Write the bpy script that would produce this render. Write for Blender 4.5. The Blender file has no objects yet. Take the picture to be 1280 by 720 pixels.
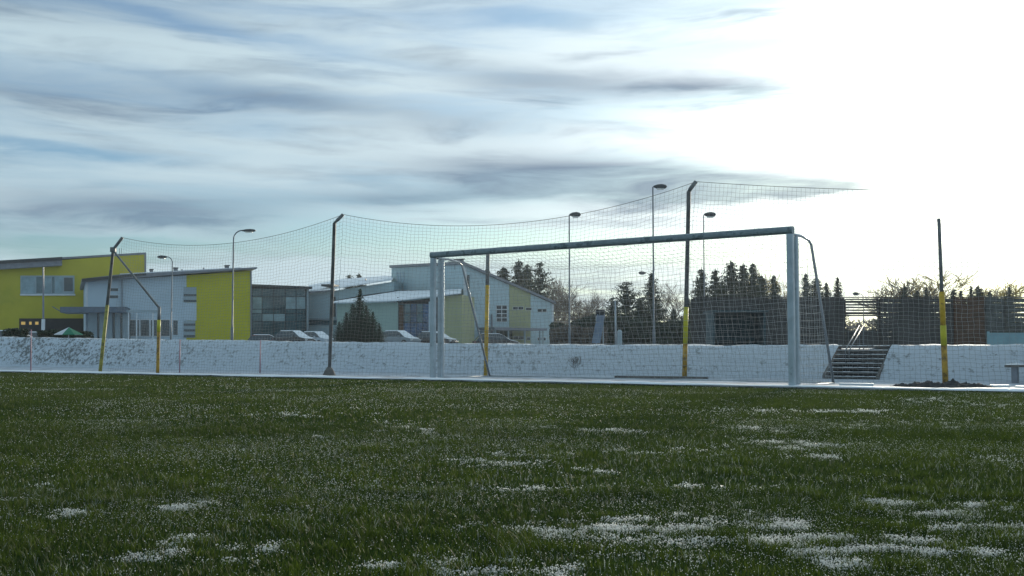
import bpy, math, random
import numpy as np
from mathutils import Vector, Matrix
R = math.radians
rng = np.random.default_rng(7); random.seed(7)
S = bpy.context.scene
COL = S.collection

# ------------------------------------------------------------------ camera
F = 1302.0; CAM = Vector((0, 0, 0.63)); TH = math.atan(75 / F)
cd = bpy.data.cameras.new('camera'); cam = bpy.data.objects.new('camera', cd); COL.objects.link(cam)
cam.location = CAM; cam.rotation_euler = (math.pi / 2 + TH, 0, 0)
cd.sensor_width = 36; cd.lens = F / 1280 * 36; cd.clip_start = 0.05; cd.clip_end = 9000
S.camera = cam

# ------------------------------------------------------------------ light
SUN_AZ, SUN_EL = R(24.0), R(9.5)
SUN = Vector((math.sin(SUN_AZ) * math.cos(SUN_EL), math.cos(SUN_AZ) * math.cos(SUN_EL), math.sin(SUN_EL)))
S.view_settings.view_transform = 'Standard'; S.view_settings.look = 'None'
S.view_settings.exposure = 0.18; S.view_settings.gamma = 1.0
ld = bpy.data.lights.new('sun', 'SUN'); ld.energy = 5.0; ld.angle = R(9); ld.color = (1.0, 0.90, 0.72)
lo = bpy.data.objects.new('sun', ld); COL.objects.link(lo); lo.rotation_euler = SUN.to_track_quat('Z', 'Y').to_euler()

W = bpy.data.worlds.new('World'); S.world = W; W.use_nodes = True
nt = W.node_tree; nt.nodes.clear()


class NG:
    """small node-graph helper"""
    def __init__(s, nt): s.nt = nt
    def n(s, t, **kw):
        x = s.nt.nodes.new(t)
        for k, v in kw.items(): setattr(x, k, v)
        return x
    def put(s, sock, v):
        if isinstance(v, (int, float, tuple, list)): sock.default_value = v
        else: s.nt.links.new(v, sock)
    def m(s, op, a, b=0.0, c=None, clamp=False):
        x = s.n('ShaderNodeMath', operation=op, use_clamp=clamp)
        s.put(x.inputs[0], a); s.put(x.inputs[1], b)
        if c is not None: s.put(x.inputs[2], c)
        return x.outputs[0]
    def mix(s, f, a, b, blend='MIX'):
        x = s.n('ShaderNodeMix', data_type='RGBA', blend_type=blend); x.clamp_factor = True
        s.put(x.inputs[0], f); s.put(x.inputs[6], a); s.put(x.inputs[7], b)
        return x.outputs[2]
    def ramp(s, v, lo, hi, a=0.0, b=1.0):
        x = s.n('ShaderNodeMapRange', interpolation_type='SMOOTHSTEP')
        s.put(x.inputs[0], v); s.put(x.inputs[1], lo); s.put(x.inputs[2], hi); s.put(x.inputs[3], a); s.put(x.inputs[4], b)
        return x.outputs[0]
    def xyz(s, x_, y_, z_):
        x = s.n('ShaderNodeCombineXYZ'); s.put(x.inputs[0], x_); s.put(x.inputs[1], y_); s.put(x.inputs[2], z_)
        return x.outputs[0]
    def noise(s, vec, scale, detail=4, rough=0.55, dist=0.0):
        x = s.n('ShaderNodeTexNoise'); s.put(x.inputs['Vector'], vec); s.put(x.inputs['Scale'], scale)
        s.put(x.inputs['Detail'], detail); s.put(x.inputs['Roughness'], rough); s.put(x.inputs['Distortion'], dist)
        return x.outputs[0]


g = NG(nt)
sky = g.n('ShaderNodeTexSky', sky_type='NISHITA'); sky.sun_disc = False
sky.sun_elevation = SUN_EL; sky.sun_rotation = SUN_AZ; sky.air_density = 1.0; sky.dust_density = 1.2; sky.ozone_density = 1.5
tc = g.n('ShaderNodeTexCoord'); sp = g.n('ShaderNodeSeparateXYZ'); nt.links.new(tc.outputs['Generated'], sp.inputs[0])
az = g.m('ARCTAN2', sp.outputs[0], sp.outputs[1]); el = g.m('ARCSINE', sp.outputs[2])
az = g.m('MULTIPLY', az, 180 / math.pi); el = g.m('MULTIPLY', el, 180 / math.pi)      # degrees
v1 = g.xyz(g.m('MULTIPLY', az, 0.045), g.m('MULTIPLY', g.m('ADD', el, g.m('MULTIPLY', az, 0.05)), 0.30), 1.7)
warp = g.noise(v1, 1.0, 3, 0.5)
elw = g.m('ADD', el, g.m('MULTIPLY', g.m('SUBTRACT', warp, 0.5), 3.0))
v2 = g.xyz(g.m('MULTIPLY', az, 0.055), g.m('MULTIPLY', elw, 0.42), 4.1)
v3 = g.xyz(g.m('MULTIPLY', az, 0.10), g.m('MULTIPLY', elw, 0.75), 9.3)
n1 = g.noise(v2, 1.0, 7, 0.58, 0.2)
n2 = g.noise(v3, 1.0, 7, 0.56, 0.2)
dt = g.n('ShaderNodeVectorMath', operation='DOT_PRODUCT'); nt.links.new(tc.outputs['Generated'], dt.inputs[0]); dt.inputs[1].default_value = SUN
ang = g.m('MULTIPLY', g.m('ARCCOSINE', g.m('MINIMUM', dt.outputs['Value'], 1.0)), 180 / math.pi)


def blob(px, py, sx, sy, tilt=0.0):
    """soft elongated cloud centred where the pixel (px, py) looks, half sizes in pixels"""
    a0 = math.degrees(math.atan((px - 640) / F)); e0 = math.degrees(math.atan((435 - py) / F))
    wa, we = sx / F * 57.3, sy / F * 57.3
    da = g.m('SUBTRACT', az, a0)
    de = g.m('SUBTRACT', g.m('ADD', el, g.m('MULTIPLY', g.m('SUBTRACT', n2, 0.5), 2.2)), e0)
    de = g.m('SUBTRACT', de, g.m('MULTIPLY', da, tilt))
    q = g.m('ADD', g.m('POWER', g.m('ABSOLUTE', g.m('DIVIDE', da, wa)), 2.0), g.m('POWER', g.m('ABSOLUTE', g.m('DIVIDE', de, we)), 2.0))
    return g.m('EXPONENT', g.m('MULTIPLY', q, -1.0))


def total(lst):
    t = None
    for (a, *b) in lst:
        v = g.m('MULTIPLY', blob(*b), a)
        t = v if t is None else g.m('ADD', t, v)
    return t


dark = total([(1.6, 760, 226, 210, 25, -0.03), (0.75, 1010, 238, 130, 11, 0.0), (0.9, 520, 250, 170, 13, 0.02), (0.9, 190, 272, 170, 20, 0.0), (0.75, 340, 130, 110, 17, -0.05),
              (0.45, 100, 145, 170, 26, 0.0), (0.42, 560, 150, 160, 20, -0.04), (0.75, 850, 112, 170, 20, -0.03), (0.5, 1040, 68, 230, 20, 0.0), (0.35, 960, 10, 120, 10, 0),
              (0.4, 60, 35, 190, 22, 0.0), (0.5, 640, 100, 100, 20, -0.1)])
gap = total([(1.2, 500, 297, 170, 14, 0.0), (0.9, 200, 312, 160, 9, 0.0), (0.9, 80, 205, 150, 8, 0.0), (0.7, 300, 52, 260, 12, -0.12),
             (0.6, 660, 12, 90, 18, 0.0), (0.7, 60, 318, 160, 14, 0), (0.6, 700, 318, 130, 14, 0.0), (0.4, 470, 218, 90, 8, -0.1)])
cover = g.m('ADD', g.ramp(n1, 0.30, 0.62, 0.45, 1.0), g.m('MULTIPLY', gap, -0.75), clamp=True)
darkm = g.m('ADD', g.ramp(n2, 0.46, 0.72, 0.0, 0.45), dark, clamp=True)
# sunlight scattered through the cloud sheet: brighter towards the sun
glow = g.m('MULTIPLY', g.m('EXPONENT', g.m('DIVIDE', ang, -7.0)), 3.4)
glow2 = g.m('MULTIPLY', g.m('EXPONENT', g.m('MULTIPLY', g.m('POWER', g.m('DIVIDE', ang, 25.0), 2.0), -1.0)), 0.33)
cl = g.mix(darkm, (0.46, 0.59, 0.655, 1), (0.135, 0.205, 0.30, 1))
gl = g.m('MULTIPLY', g.m('ADD', glow, glow2), g.m('SUBTRACT', 1.0, g.m('MULTIPLY', darkm, 0.86)))
lowf = g.ramp(el, 0.0, 9.0, 0.33, 1.0); gl = g.m('MULTIPLY', gl, lowf)
glc = g.mix(1.0, g.mix(g.ramp(el, 1.0, 12.0), (1.0, 0.93, 0.70, 1), (1.0, 0.985, 0.94, 1)), g.xyz(gl, gl, gl), 'MULTIPLY')
cl = g.mix(1.0, cl, glc, 'ADD')
# high cloud away from the sun is greyer and dimmer
back = g.ramp(ang, 50.0, 110.0, 1.0, 0.95)
cl = g.mix(1.0, cl, g.xyz(g.m('MULTIPLY', back, g.ramp(ang, 50.0, 110.0, 1.0, 0.90)), back, g.m('MULTIPLY', back, g.ramp(ang, 50.0, 110.0, 1.0, 1.06))), 'MULTIPLY')
skc = g.mix(1.0, sky.outputs[0], (0.62, 0.93, 1.28, 1), 'MULTIPLY')
bg1 = g.n('ShaderNodeBackground'); g.put(bg1.inputs[0], skc); bg1.inputs[1].default_value = 0.09
bg2 = g.n('ShaderNodeBackground'); g.put(bg2.inputs[0], cl); bg2.inputs[1].default_value = 1.0
mx = g.n('ShaderNodeMixShader'); g.put(mx.inputs[0], cover); nt.links.new(bg1.outputs[0], mx.inputs[1]); nt.links.new(bg2.outputs[0], mx.inputs[2])
wo = g.n('ShaderNodeOutputWorld'); nt.links.new(mx.outputs[0], wo.inputs[0])


# ------------------------------------------------------------------ pixel rays
def ray(px, py):
    fw = Vector((0, math.cos(TH), math.sin(TH))); up = Vector((0, -math.sin(TH), math.cos(TH)))
    return fw + Vector((1, 0, 0)) * ((px - 640) / F) + up * ((360 - py) / F)
def at(px, py, Y):
    d = ray(px, py); return CAM + d * (Y / d.y)
def ground(px, py, z=0.0):
    d = ray(px, py); return CAM + d * ((z - CAM.z) / d.z)
def onwall(pl, px, py, off=0.0):
    """point where the pixel ray meets the vertical plane through plan points pl[0], pl[1]; off = metres out of the wall"""
    a, b = Vector((pl[0][0], pl[0][1], 0)), Vector((pl[1][0], pl[1][1], 0))
    u = (b - a).normalized(); n = Vector((u.y, -u.x, 0))
    if n.dot(CAM - a) < 0: n = -n
    d = ray(px, py); t = (a - CAM).dot(n) / d.dot(n)
    return CAM + d * t + n * off
def plan(px, Y): return ((px - 640) / F * Y, Y)


# ------------------------------------------------------------------ materials
def mat(name, col, rough=0.7, metal=0.0, var=0.12, scale=3.0, bump=0.0, bscale=30.0, spec=0.4, trans=0.0, dirt=None, stretch=(1, 1, 1)):
    m = bpy.data.materials.new(name); m.use_nodes = True; t = m.node_tree; q = NG(t)
    bs = t.nodes['Principled BSDF']; out = t.nodes['Material Output']
    tcn = q.n('ShaderNodeTexCoord'); mp = q.n('ShaderNodeMapping'); t.links.new(tcn.outputs['Object'], mp.inputs[0]); mp.inputs['Scale'].default_value = stretch
    n = q.noise(mp.outputs[0], scale, 5, 0.6)
    f = q.ramp(n, 0.3, 0.7, 1 - var, 1 + var)
    c = q.mix(1.0, (*col, 1), q.xyz(f, f, f), 'MULTIPLY')
    if dirt:
        dn = q.noise(mp.outputs[0], dirt[1], 6, 0.7)
        c = q.mix(q.ramp(dn, dirt[2], dirt[2] + 0.12, 0.0, dirt[3]), c, (*dirt[0], 1))
    q.put(bs.inputs['Base Color'], c)
    bs.inputs['Roughness'].default_value = rough; bs.inputs['Metallic'].default_value = metal
    bs.inputs['Specular IOR Level'].default_value = spec
    if bump:
        b = q.n('ShaderNodeBump'); b.inputs['Strength'].default_value = bump; b.inputs['Distance'].default_value = 0.02
        q.put(b.inputs['Height'], q.noise(mp.outputs[0], bscale, 5, 0.6)); t.links.new(b.outputs[0], bs.inputs['Normal'])
    if trans:
        tr = q.n('ShaderNodeBsdfTranslucent'); q.put(tr.inputs[0], c); ms = q.n('ShaderNodeMixShader'); ms.inputs[0].default_value = trans
        t.links.new(bs.outputs[0], ms.inputs[1]); t.links.new(tr.outputs[0], ms.inputs[2]); t.links.new(ms.outputs[0], out.inputs[0])
    return m


M = {}
M['snow'] = mat('snow', (0.74, 0.77, 0.81), 0.6, var=0.06, scale=1.5, bump=0.5, bscale=18)
M['roof_snow'] = mat('roof_snow', (0.78, 0.80, 0.83), 0.6, var=0.05, scale=0.6)
M['lime'] = mat('lime_render', (0.46, 0.405, 0.045), 0.85, var=0.06, scale=0.5, dirt=((0.25, 0.28, 0.05), 0.35, 0.55, 0.25))
M['lime2'] = mat('bright_lime_render', (0.50, 0.45, 0.022), 0.85, var=0.05, scale=0.4)
M['pale'] = mat('pale_blue_render', (0.47, 0.56, 0.63), 0.85, var=0.05, scale=0.4)
M['pale2'] = mat('pale_teal_render', (0.42, 0.53, 0.57), 0.85, var=0.05, scale=0.4)
M['mint'] = mat('mint_render', (0.30, 0.40, 0.36), 0.85, var=0.05, scale=0.4)
M['olive'] = mat('olive_render', (0.36, 0.37, 0.22), 0.85, var=0.05, scale=0.4)
M['panel'] = mat('metal_panel', (0.30, 0.37, 0.41), 0.5, var=0.05)
M['dark_roof'] = mat('dark_roof_sheet', (0.05, 0.055, 0.06), 0.5)
M['fascia'] = mat('grey_fascia', (0.20, 0.21, 0.24), 0.5)
M['canopy'] = mat('blue_grey_canopy', (0.10, 0.13, 0.17), 0.5)
M['white'] = mat('white_paint', (0.62, 0.65, 0.68), 0.5, var=0.05)
M['glass'] = mat('dark_glass', (0.03, 0.045, 0.055), 0.08, spec=0.8, var=0.3, scale=0.7)
M['teal_glass'] = mat('teal_glass', (0.05, 0.10, 0.12), 0.10, spec=0.9, var=0.45, scale=0.5)
M['blue_glass'] = mat('blue_glass', (0.03, 0.075, 0.16), 0.12, spec=0.8, var=0.5, scale=0.8)
M['blind'] = mat('pale_blind', (0.26, 0.36, 0.40), 0.35, var=0.25, scale=1.2)
M['near_black'] = mat('shade_and_dark', (0.03, 0.032, 0.035), 0.7)  # near-black for painted recess shade, and for plain dark parts
M['galv'] = mat('galvanised_steel', (0.34, 0.37, 0.40), 0.5, metal=0.6, var=0.15, scale=6)
M['post_dark'] = mat('weathered_steel', (0.17, 0.17, 0.17), 0.6, metal=0.1, var=0.3, scale=5, dirt=((0.16, 0.08, 0.04), 7, 0.56, 0.6))
M['ochre'] = mat('ochre_paint', (0.55, 0.34, 0.03), 0.55, var=0.2, scale=6, dirt=((0.12, 0.07, 0.03), 9, 0.56, 0.7))
M['brown_post'] = mat('brown_ochre', (0.42, 0.25, 0.04), 0.7, var=0.3, scale=7, dirt=((0.09, 0.05, 0.03), 9, 0.5, 0.8))  # brown tone for the lower pole lengths
M['yellow'] = mat('yellow_post', (0.50, 0.44, 0.03), 0.5, var=0.12, scale=7, dirt=((0.16, 0.12, 0.03), 9, 0.58, 0.6))
M['olive_post'] = mat('olive_yellow_paint', (0.34, 0.31, 0.07), 0.6, var=0.25, scale=6, dirt=((0.08, 0.07, 0.04), 9, 0.52, 0.7))
M['goal'] = mat('goal_aluminium', (0.42, 0.47, 0.51), 0.42, metal=0.45, var=0.12, scale=4, dirt=((0.14, 0.17, 0.19), 5, 0.58, 0.6))
M['goal_dark'] = mat('goal_aluminium_scuffed', (0.24, 0.28, 0.30), 0.42, metal=0.5, var=0.2, scale=5, dirt=((0.05, 0.07, 0.08), 5, 0.5, 0.7))
M['steel_bright'] = mat('bright_steel', (0.50, 0.51, 0.52), 0.25, metal=0.9, var=0.1, scale=5)
M['net'] = mat('net_cord', (0.23, 0.25, 0.26), 0.8)
M['goal_net'] = mat('goal_net_cord', (0.32, 0.34, 0.35), 0.8)
M['bark'] = mat('bark', (0.075, 0.058, 0.045), 0.9, var=0.3, scale=8)
M['twig'] = mat('twig', (0.13, 0.105, 0.085), 0.9, var=0.25, scale=2)
M['twig_glare'] = mat('glare_tinted_twig', (0.52, 0.42, 0.15), 0.85, var=0.25, scale=2, trans=0.5)  # sun glare on the bare twigs, put into their base colour
M['needle'] = mat('needles', (0.040, 0.056, 0.038), 0.75, var=0.35, scale=1.2, trans=0.12)
M['thuja'] = mat('thuja_leaves', (0.020, 0.042, 0.026), 0.75, var=0.35, scale=2.5, trans=0.1)
M['fence'] = mat('dark_fence_boards', (0.060, 0.058, 0.056), 0.85, var=0.3, scale=4, stretch=(1, 1, 0.15))
M['fence_brown'] = mat('reddish_fence_boards', (0.09, 0.052, 0.035), 0.85, var=0.3, scale=4)
M['fence_grey'] = mat('greyed_fence_boards', (0.085, 0.09, 0.085), 0.85, var=0.3, scale=4)
M['step'] = mat('step_wood', (0.085, 0.08, 0.075), 0.85, var=0.3, scale=6)
M['teal_box'] = mat('teal_sheet', (0.035, 0.065, 0.075), 0.6, var=0.2)
M['pale_teal'] = mat('pale_teal_board', (0.19, 0.31, 0.34), 0.6, var=0.1)
M['soil'] = mat('dark_soil', (0.035, 0.034, 0.036), 0.95, var=0.4, scale=20, bump=0.6)
M['board'] = mat('weathered_board', (0.14, 0.13, 0.12), 0.85, var=0.3, scale=8)
M['lamp_grey'] = mat('lamp_grey_paint', (0.15, 0.17, 0.19), 0.5, var=0.1)
M['tyre'] = mat('rubber', (0.02, 0.02, 0.02), 0.9)
M['rim'] = mat('alloy_rim', (0.4, 0.4, 0.42), 0.3, metal=0.8)
M['car_dark'] = mat('dark_car_paint', (0.03, 0.025, 0.025), 0.25, spec=0.6)
M['car_white'] = mat('pale_car_paint', (0.33, 0.38, 0.43), 0.3, spec=0.6)
M['car_grey'] = mat('grey_car_paint', (0.17, 0.20, 0.22), 0.3, spec=0.6)
M['car_red'] = mat('red_car_paint', (0.22, 0.04, 0.04), 0.3, spec=0.6)
M['red_pole'] = mat('faded_red_plastic', (0.38, 0.20, 0.24), 0.6)
M['green_cloth'] = mat('green_canvas', (0.01, 0.16, 0.09), 0.8)
M['white_cloth'] = mat('white_canvas', (0.55, 0.57, 0.60), 0.8)
M['hedge'] = mat('hedge_leaves', (0.02, 0.04, 0.02), 0.8, var=0.4, scale=5)
M['slide'] = mat('pale_blue_plastic', (0.15, 0.20, 0.27), 0.4)
M['lampglass'] = mat('lamp_lens', (0.5, 0.5, 0.48), 0.2)
M['headlight'] = mat('headlight_lens', (0.6, 0.6, 0.6), 0.1)
em = mat('lit_window', (0.5, 0.35, 0.1), 0.5); b = em.node_tree.nodes['Principled BSDF']
b.inputs['Emission Color'].default_value = (1.0, 0.62, 0.18, 1); b.inputs['Emission Strength'].default_value = 0.28; M['lit'] = em


# ------------------------------------------------------------------ mesh helpers
class MB:
    def __init__(s): s.v = []; s.f = []; s.mi = []; s.cur = 0
    def add(s, vs, fs):
        o = len(s.v); s.v += [tuple(p) for p in vs]; s.f += [tuple(i + o for i in f) for f in fs]; s.mi += [s.cur] * len(fs)
        return s
    def hexa(s, b4, t4):
        return s.add(list(b4) + list(t4), [(3, 2, 1, 0), (4, 5, 6, 7), (0, 1, 5, 4), (1, 2, 6, 5), (2, 3, 7, 6), (3, 0, 4, 7)])
    def box(s, c, d, rz=0.0, rx=0.0):
        m = Matrix.Rotation(rz, 3, 'Z') @ Matrix.Rotation(rx, 3, 'X'); c = Vector(c); x, y, z = [k / 2 for k in d]
        P = [c + m @ Vector(p) for p in ((-x, -y, -z), (x, -y, -z), (x, y, -z), (-x, y, -z), (-x, -y, z), (x, -y, z), (x, y, z), (-x, y, z))]
        return s.hexa(P[:4], P[4:])
    def prism(s, poly, ext):
        """polygon (3D points) extruded by vector ext"""
        n = len(poly); e = Vector(ext); P = [Vector(p) for p in poly]
        return s.add(P + [p + e for p in P], [tuple(range(n)), tuple(range(2 * n - 1, n - 1, -1))] + [(i, i + n, (i + 1) % n + n, (i + 1) % n) for i in range(n)])
    def tube(s, pts, rad, k=10, sq=None):
        pts = [Vector(p) for p in pts]; rad = rad if isinstance(rad, (list, tuple)) else [rad] * len(pts)
        vs = []; fs = []
        for i, p in enumerate(pts):
            t = (pts[min(i + 1, len(pts) - 1)] - pts[max(i - 1, 0)]).normalized()
            a = Vector((0, 0, 1)) if abs(t.z) < 0.9 else Vector((0, 1, 0))
            u = t.cross(a).normalized(); w = u.cross(t)
            for j in range(k):
                q = 2 * math.pi * (j + 0.5) / k
                vs.append(p + (u * math.cos(q) + w * math.sin(q)) * rad[i])
        for i in range(len(pts) - 1):
            for j in range(k):
                a = i * k + j; b_ = i * k + (j + 1) % k
                fs.append((a, b_, b_ + k, a + k))
        n = len(pts)
        fs.append(tuple(range(k - 1, -1, -1))); fs.append(tuple(range((n - 1) * k, n * k)))
        return s.add(vs, fs)
    def build(s, name, mats, parent=None, smooth=False, bevel=0.0):
        me = bpy.data.meshes.new(name); me.from_pydata(s.v, [], s.f)
        mats = mats if isinstance(mats, (list, tuple)) else [mats]
        for m in mats: me.materials.append(m)
        if len(mats) > 1: me.polygons.foreach_set('material_index', s.mi)
        me.update()
        import bmesh
        if len(s.f) < 20000:
            bm = bmesh.new(); bm.from_mesh(me); bmesh.ops.recalc_face_normals(bm, faces=bm.faces); bm.to_mesh(me); bm.free()
        o = bpy.data.objects.new(name, me); COL.objects.link(o)
        if smooth: me.polygons.foreach_set('use_smooth', [True] * len(me.polygons))
        if parent:
            o.parent = parent; o.matrix_parent_inverse = Matrix.Translation(parent.location).inverted() if parent.type == 'EMPTY' and not parent.parent else Matrix.Identity(4)
        if bevel:
            b_ = o.modifiers.new('bevel', 'BEVEL'); b_.width = bevel; b_.segments = 2; b_.limit_method = 'ANGLE'
        return o


def npmesh(name, verts, faces, material, parent=None, k=3, attr=None, smooth=False):
    """fast mesh from numpy arrays; every face has k corners"""
    me = bpy.data.meshes.new(name); nv, nf = len(verts), len(faces)
    me.vertices.add(nv); me.vertices.foreach_set('co', np.ascontiguousarray(verts, dtype=np.float32).ravel())
    me.loops.add(nf * k); me.loops.foreach_set('vertex_index', np.ascontiguousarray(faces, dtype=np.int32).ravel())
    me.polygons.add(nf); me.polygons.foreach_set('loop_start', np.arange(nf, dtype=np.int32) * k)
    if smooth: me.polygons.foreach_set('use_smooth', np.ones(nf, dtype=bool))
    me.materials.append(material)
    if attr is not None:
        a = me.attributes.new('tone', 'FLOAT', 'POINT'); a.data.foreach_set('value', np.ascontiguousarray(attr, dtype=np.float32))
    me.update(calc_edges=True); me.validate()
    o = bpy.data.objects.new(name, me); COL.objects.link(o)
    if parent:
        o.parent = parent
        if parent.type == 'EMPTY' and not parent.parent: o.matrix_parent_inverse = Matrix.Translation(parent.location).inverted()
    return o


def tag(o, label=None, cat=None, group=None, kind=None):
    if label: o['label'] = label
    if cat: o['category'] = cat
    if group: o['group'] = group
    if kind: o['kind'] = kind
    return o
def thing(name, loc, label, cat, group=None):
    o = bpy.data.objects.new(name, None); COL.objects.link(o); o.location = loc; o.empty_display_size = 0.3
    return tag(o, label, cat, group)
def copy_tree(o, parent=None):
    c = o.copy(); COL.objects.link(c)
    if parent: c.parent = parent
    for ch in [x for x in o.children]: copy_tree(ch, c)
    return c


# ------------------------------------------------------------------ value noise (numpy)
_T = rng.random((256, 256))
def vnoise(x, y):
    xi = np.floor(x).astype(int); yi = np.floor(y).astype(int); fx = x - xi; fy = y - yi
    fx = fx * fx * (3 - 2 * fx); fy = fy * fy * (3 - 2 * fy)
    a = _T[xi % 256, yi % 256]; b_ = _T[(xi + 1) % 256, yi % 256]; c = _T[xi % 256, (yi + 1) % 256]; d = _T[(xi + 1) % 256, (yi + 1) % 256]
    return (a * (1 - fx) + b_ * fx) * (1 - fy) + (c * (1 - fx) + d * fx) * fy
def fbm(x, y, o=4):
    t = 0; a = 0.5
    for i in range(o): t = t + a * vnoise(x * 2 ** i + 17 * i, y * 2 ** i + 31 * i); a *= 0.5
    return t / (1 - 0.5 ** o)


# ------------------------------------------------------------------ setting: ground
K = 0.62                                  # lines parallel to the goal line: y = c - K x
EDGE, BASE, CREST, RUN = 18.85, 24.0, 25.4, 0.78
def line(c, x): return c - K * x
def crest_h(x): return float(np.interp(x, [-60, -19, -10, -2, 2, 10, 60], [1.20, 1.035, 0.87, 0.755, 0.70, 0.675, 0.675]))

# turf base sheet
tm = bpy.data.materials.new('turf'); tm.use_nodes = True; q = NG(tm.node_tree); bs = tm.node_tree.nodes['Principled BSDF']
t_ = q.n('ShaderNodeTexCoord')
na = q.noise(t_.outputs['Object'], 0.5, 4); nb = q.noise(t_.outputs['Object'], 45, 4)
c = q.mix(q.ramp(na, 0.35, 0.65), (0.010, 0.036, 0.009, 1), (0.022, 0.052, 0.009, 1))
mpn = q.n('ShaderNodeMapping'); tm.node_tree.links.new(t_.outputs['Object'], mpn.inputs[0]); mpn.inputs['Scale'].default_value = (1, 1, 1)
ns = q.noise(mpn.outputs[0], 1.3, 8, 0.72)
c = q.mix(q.ramp(ns, 0.60, 0.70, 0, 0.2), c, (0.45, 0.48, 0.5, 1))
q.put(bs.inputs['Base Color'], c); bs.inputs['Roughness'].default_value = 0.95; bs.inputs['Specular IOR Level'].default_value = 0.03
bp = q.n('ShaderNodeBump'); bp.inputs['Strength'].default_value = 0.8; bp.inputs['Distance'].default_value = 0.02; q.put(bp.inputs['Height'], nb)
tm.node_tree.links.new(bp.outputs[0], bs.inputs['Normal'])
o = MB().add([(-60, -90, 0), (60, -90, 0), (60, line(EDGE, 60), 0), (-60, line(EDGE, -60), 0)], [(0, 1, 2, 3)]).build('turf_pitch', tm); tag(o, kind='structure')

# wide ground sheet under everything (snow dusted), reaches the horizon
gm = mat('dusted_ground', (0.42, 0.46, 0.50), 0.85, var=0.15, scale=0.25, bump=0.4, bscale=6, dirt=((0.10, 0.11, 0.10), 1.4, 0.54, 0.7))
o = MB().add([(-4000, -4000, -0.02), (4000, -4000, -0.02), (4000, 4000, -0.02), (-4000, 4000, -0.02)], [(0, 1, 2, 3)]).build('ground', gm); tag(o, kind='structure')

# track strip between turf and bank: trodden snow over grey track
sm = mat('trodden_snow', (0.40, 0.44, 0.49), 0.8, var=0.12, scale=1.2, bump=0.5, bscale=12, dirt=((0.20, 0.22, 0.24), 2.2, 0.50, 0.8))
xs = np.linspace(-62, 62, 500); cs = np.linspace(EDGE - 0.02, BASE + 0.2, 16)
X, Cc = np.meshgrid(xs, cs); Yv = Cc - K * X
Z = 0.012 + 0.035 * fbm(X * 0.9, Yv * 2.2)
fr = lambda ny, nx: np.array([[j * nx + i, j * nx + i + 1, (j + 1) * nx + i + 1, (j + 1) * nx + i] for j in range(ny - 1) for i in range(nx - 1)])
o = npmesh('track', np.stack([X, Yv, Z], -1).reshape(-1, 3), fr(16, 500), sm, k=4, smooth=True); tag(o, kind='structure')
# snow lip along the turf edge
xs = np.linspace(-40, 30, 900); prof = [(-0.12, 0.0), (-0.05, 0.035), (0.06, 0.05), (0.16, 0.03), (0.24, 0.0)]
V = []
for dc, h in prof:
    nn = fbm(xs * 1.6, xs * 0 + dc * 5 + 3)
    V.append(np.stack([xs, EDGE + 0.12 + dc * 1.0 - K * xs + (nn - 0.5) * 0.10, np.maximum(h * (0.35 + 1.1 * nn) + 0.015, 0.0)], -1))
V = np.concatenate(V)
o = npmesh('snow_kerb', V, fr(5, 900), M['snow'], k=4, smooth=True); tag(o, kind='structure')

# snow bank with a gap for the steps
bm_ = bpy.data.materials.new('bank_snow'); bm_.use_nodes = True; q = NG(bm_.node_tree); bs = bm_.node_tree.nodes['Principled BSDF']
t_ = q.n('ShaderNodeTexCoord'); sx = q.n('ShaderNodeSeparateXYZ'); bm_.node_tree.links.new(t_.outputs['Object'], sx.inputs[0])
mp = q.n('ShaderNodeMapping'); bm_.node_tree.links.new(t_.outputs['Object'], mp.inputs[0]); mp.inputs['Scale'].default_value = (1.0, 0.6, 1.3)
n_a = q.noise(mp.outputs[0], 7.0, 8, 0.74); n_b = q.noise(mp.outputs[0], 0.7, 3, 0.5); n_c = q.noise(mp.outputs[0], 16, 5, 0.65)
thr = q.ramp(sx.outputs[0], -15.0, -7.5, 0.485, 0.53)
thr = q.m('ADD', thr, q.m('MULTIPLY', q.m('SUBTRACT', n_b, 0.5), -0.22))
mk = q.m('MULTIPLY', q.m('SUBTRACT', q.m('ADD', q.m('MULTIPLY', n_a, 0.7), q.m('MULTIPLY', n_c, 0.3)), thr), 14.0, clamp=True)
lowz = q.ramp(sx.outputs[2], 0.04, 0.16, 0.0, 1.0)
mk = q.m('MULTIPLY', mk, q.m('MULTIPLY', lowz, q.ramp(sx.outputs[0], -15.0, -7.5, 0.85, 0.62)))
cc = q.mix(mk, (0.66, 0.72, 0.79, 1), (0.07, 0.075, 0.065, 1))
q.put(bs.inputs['Base Color'], cc); bs.inputs['Roughness'].default_value = 0.7
bp = q.n('ShaderNodeBump'); bp.inputs['Strength'].default_value = 1.0; bp.inputs['Distance'].default_value = 0.12; q.put(bp.inputs['Height'], n_a)
bm_.node_tree.links.new(bp.outputs[0], bs.inputs['Normal'])
ST0 = ground(1029, 475.5); ST1 = ground(1092, 476.5)                # stair foot, left and right
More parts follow.
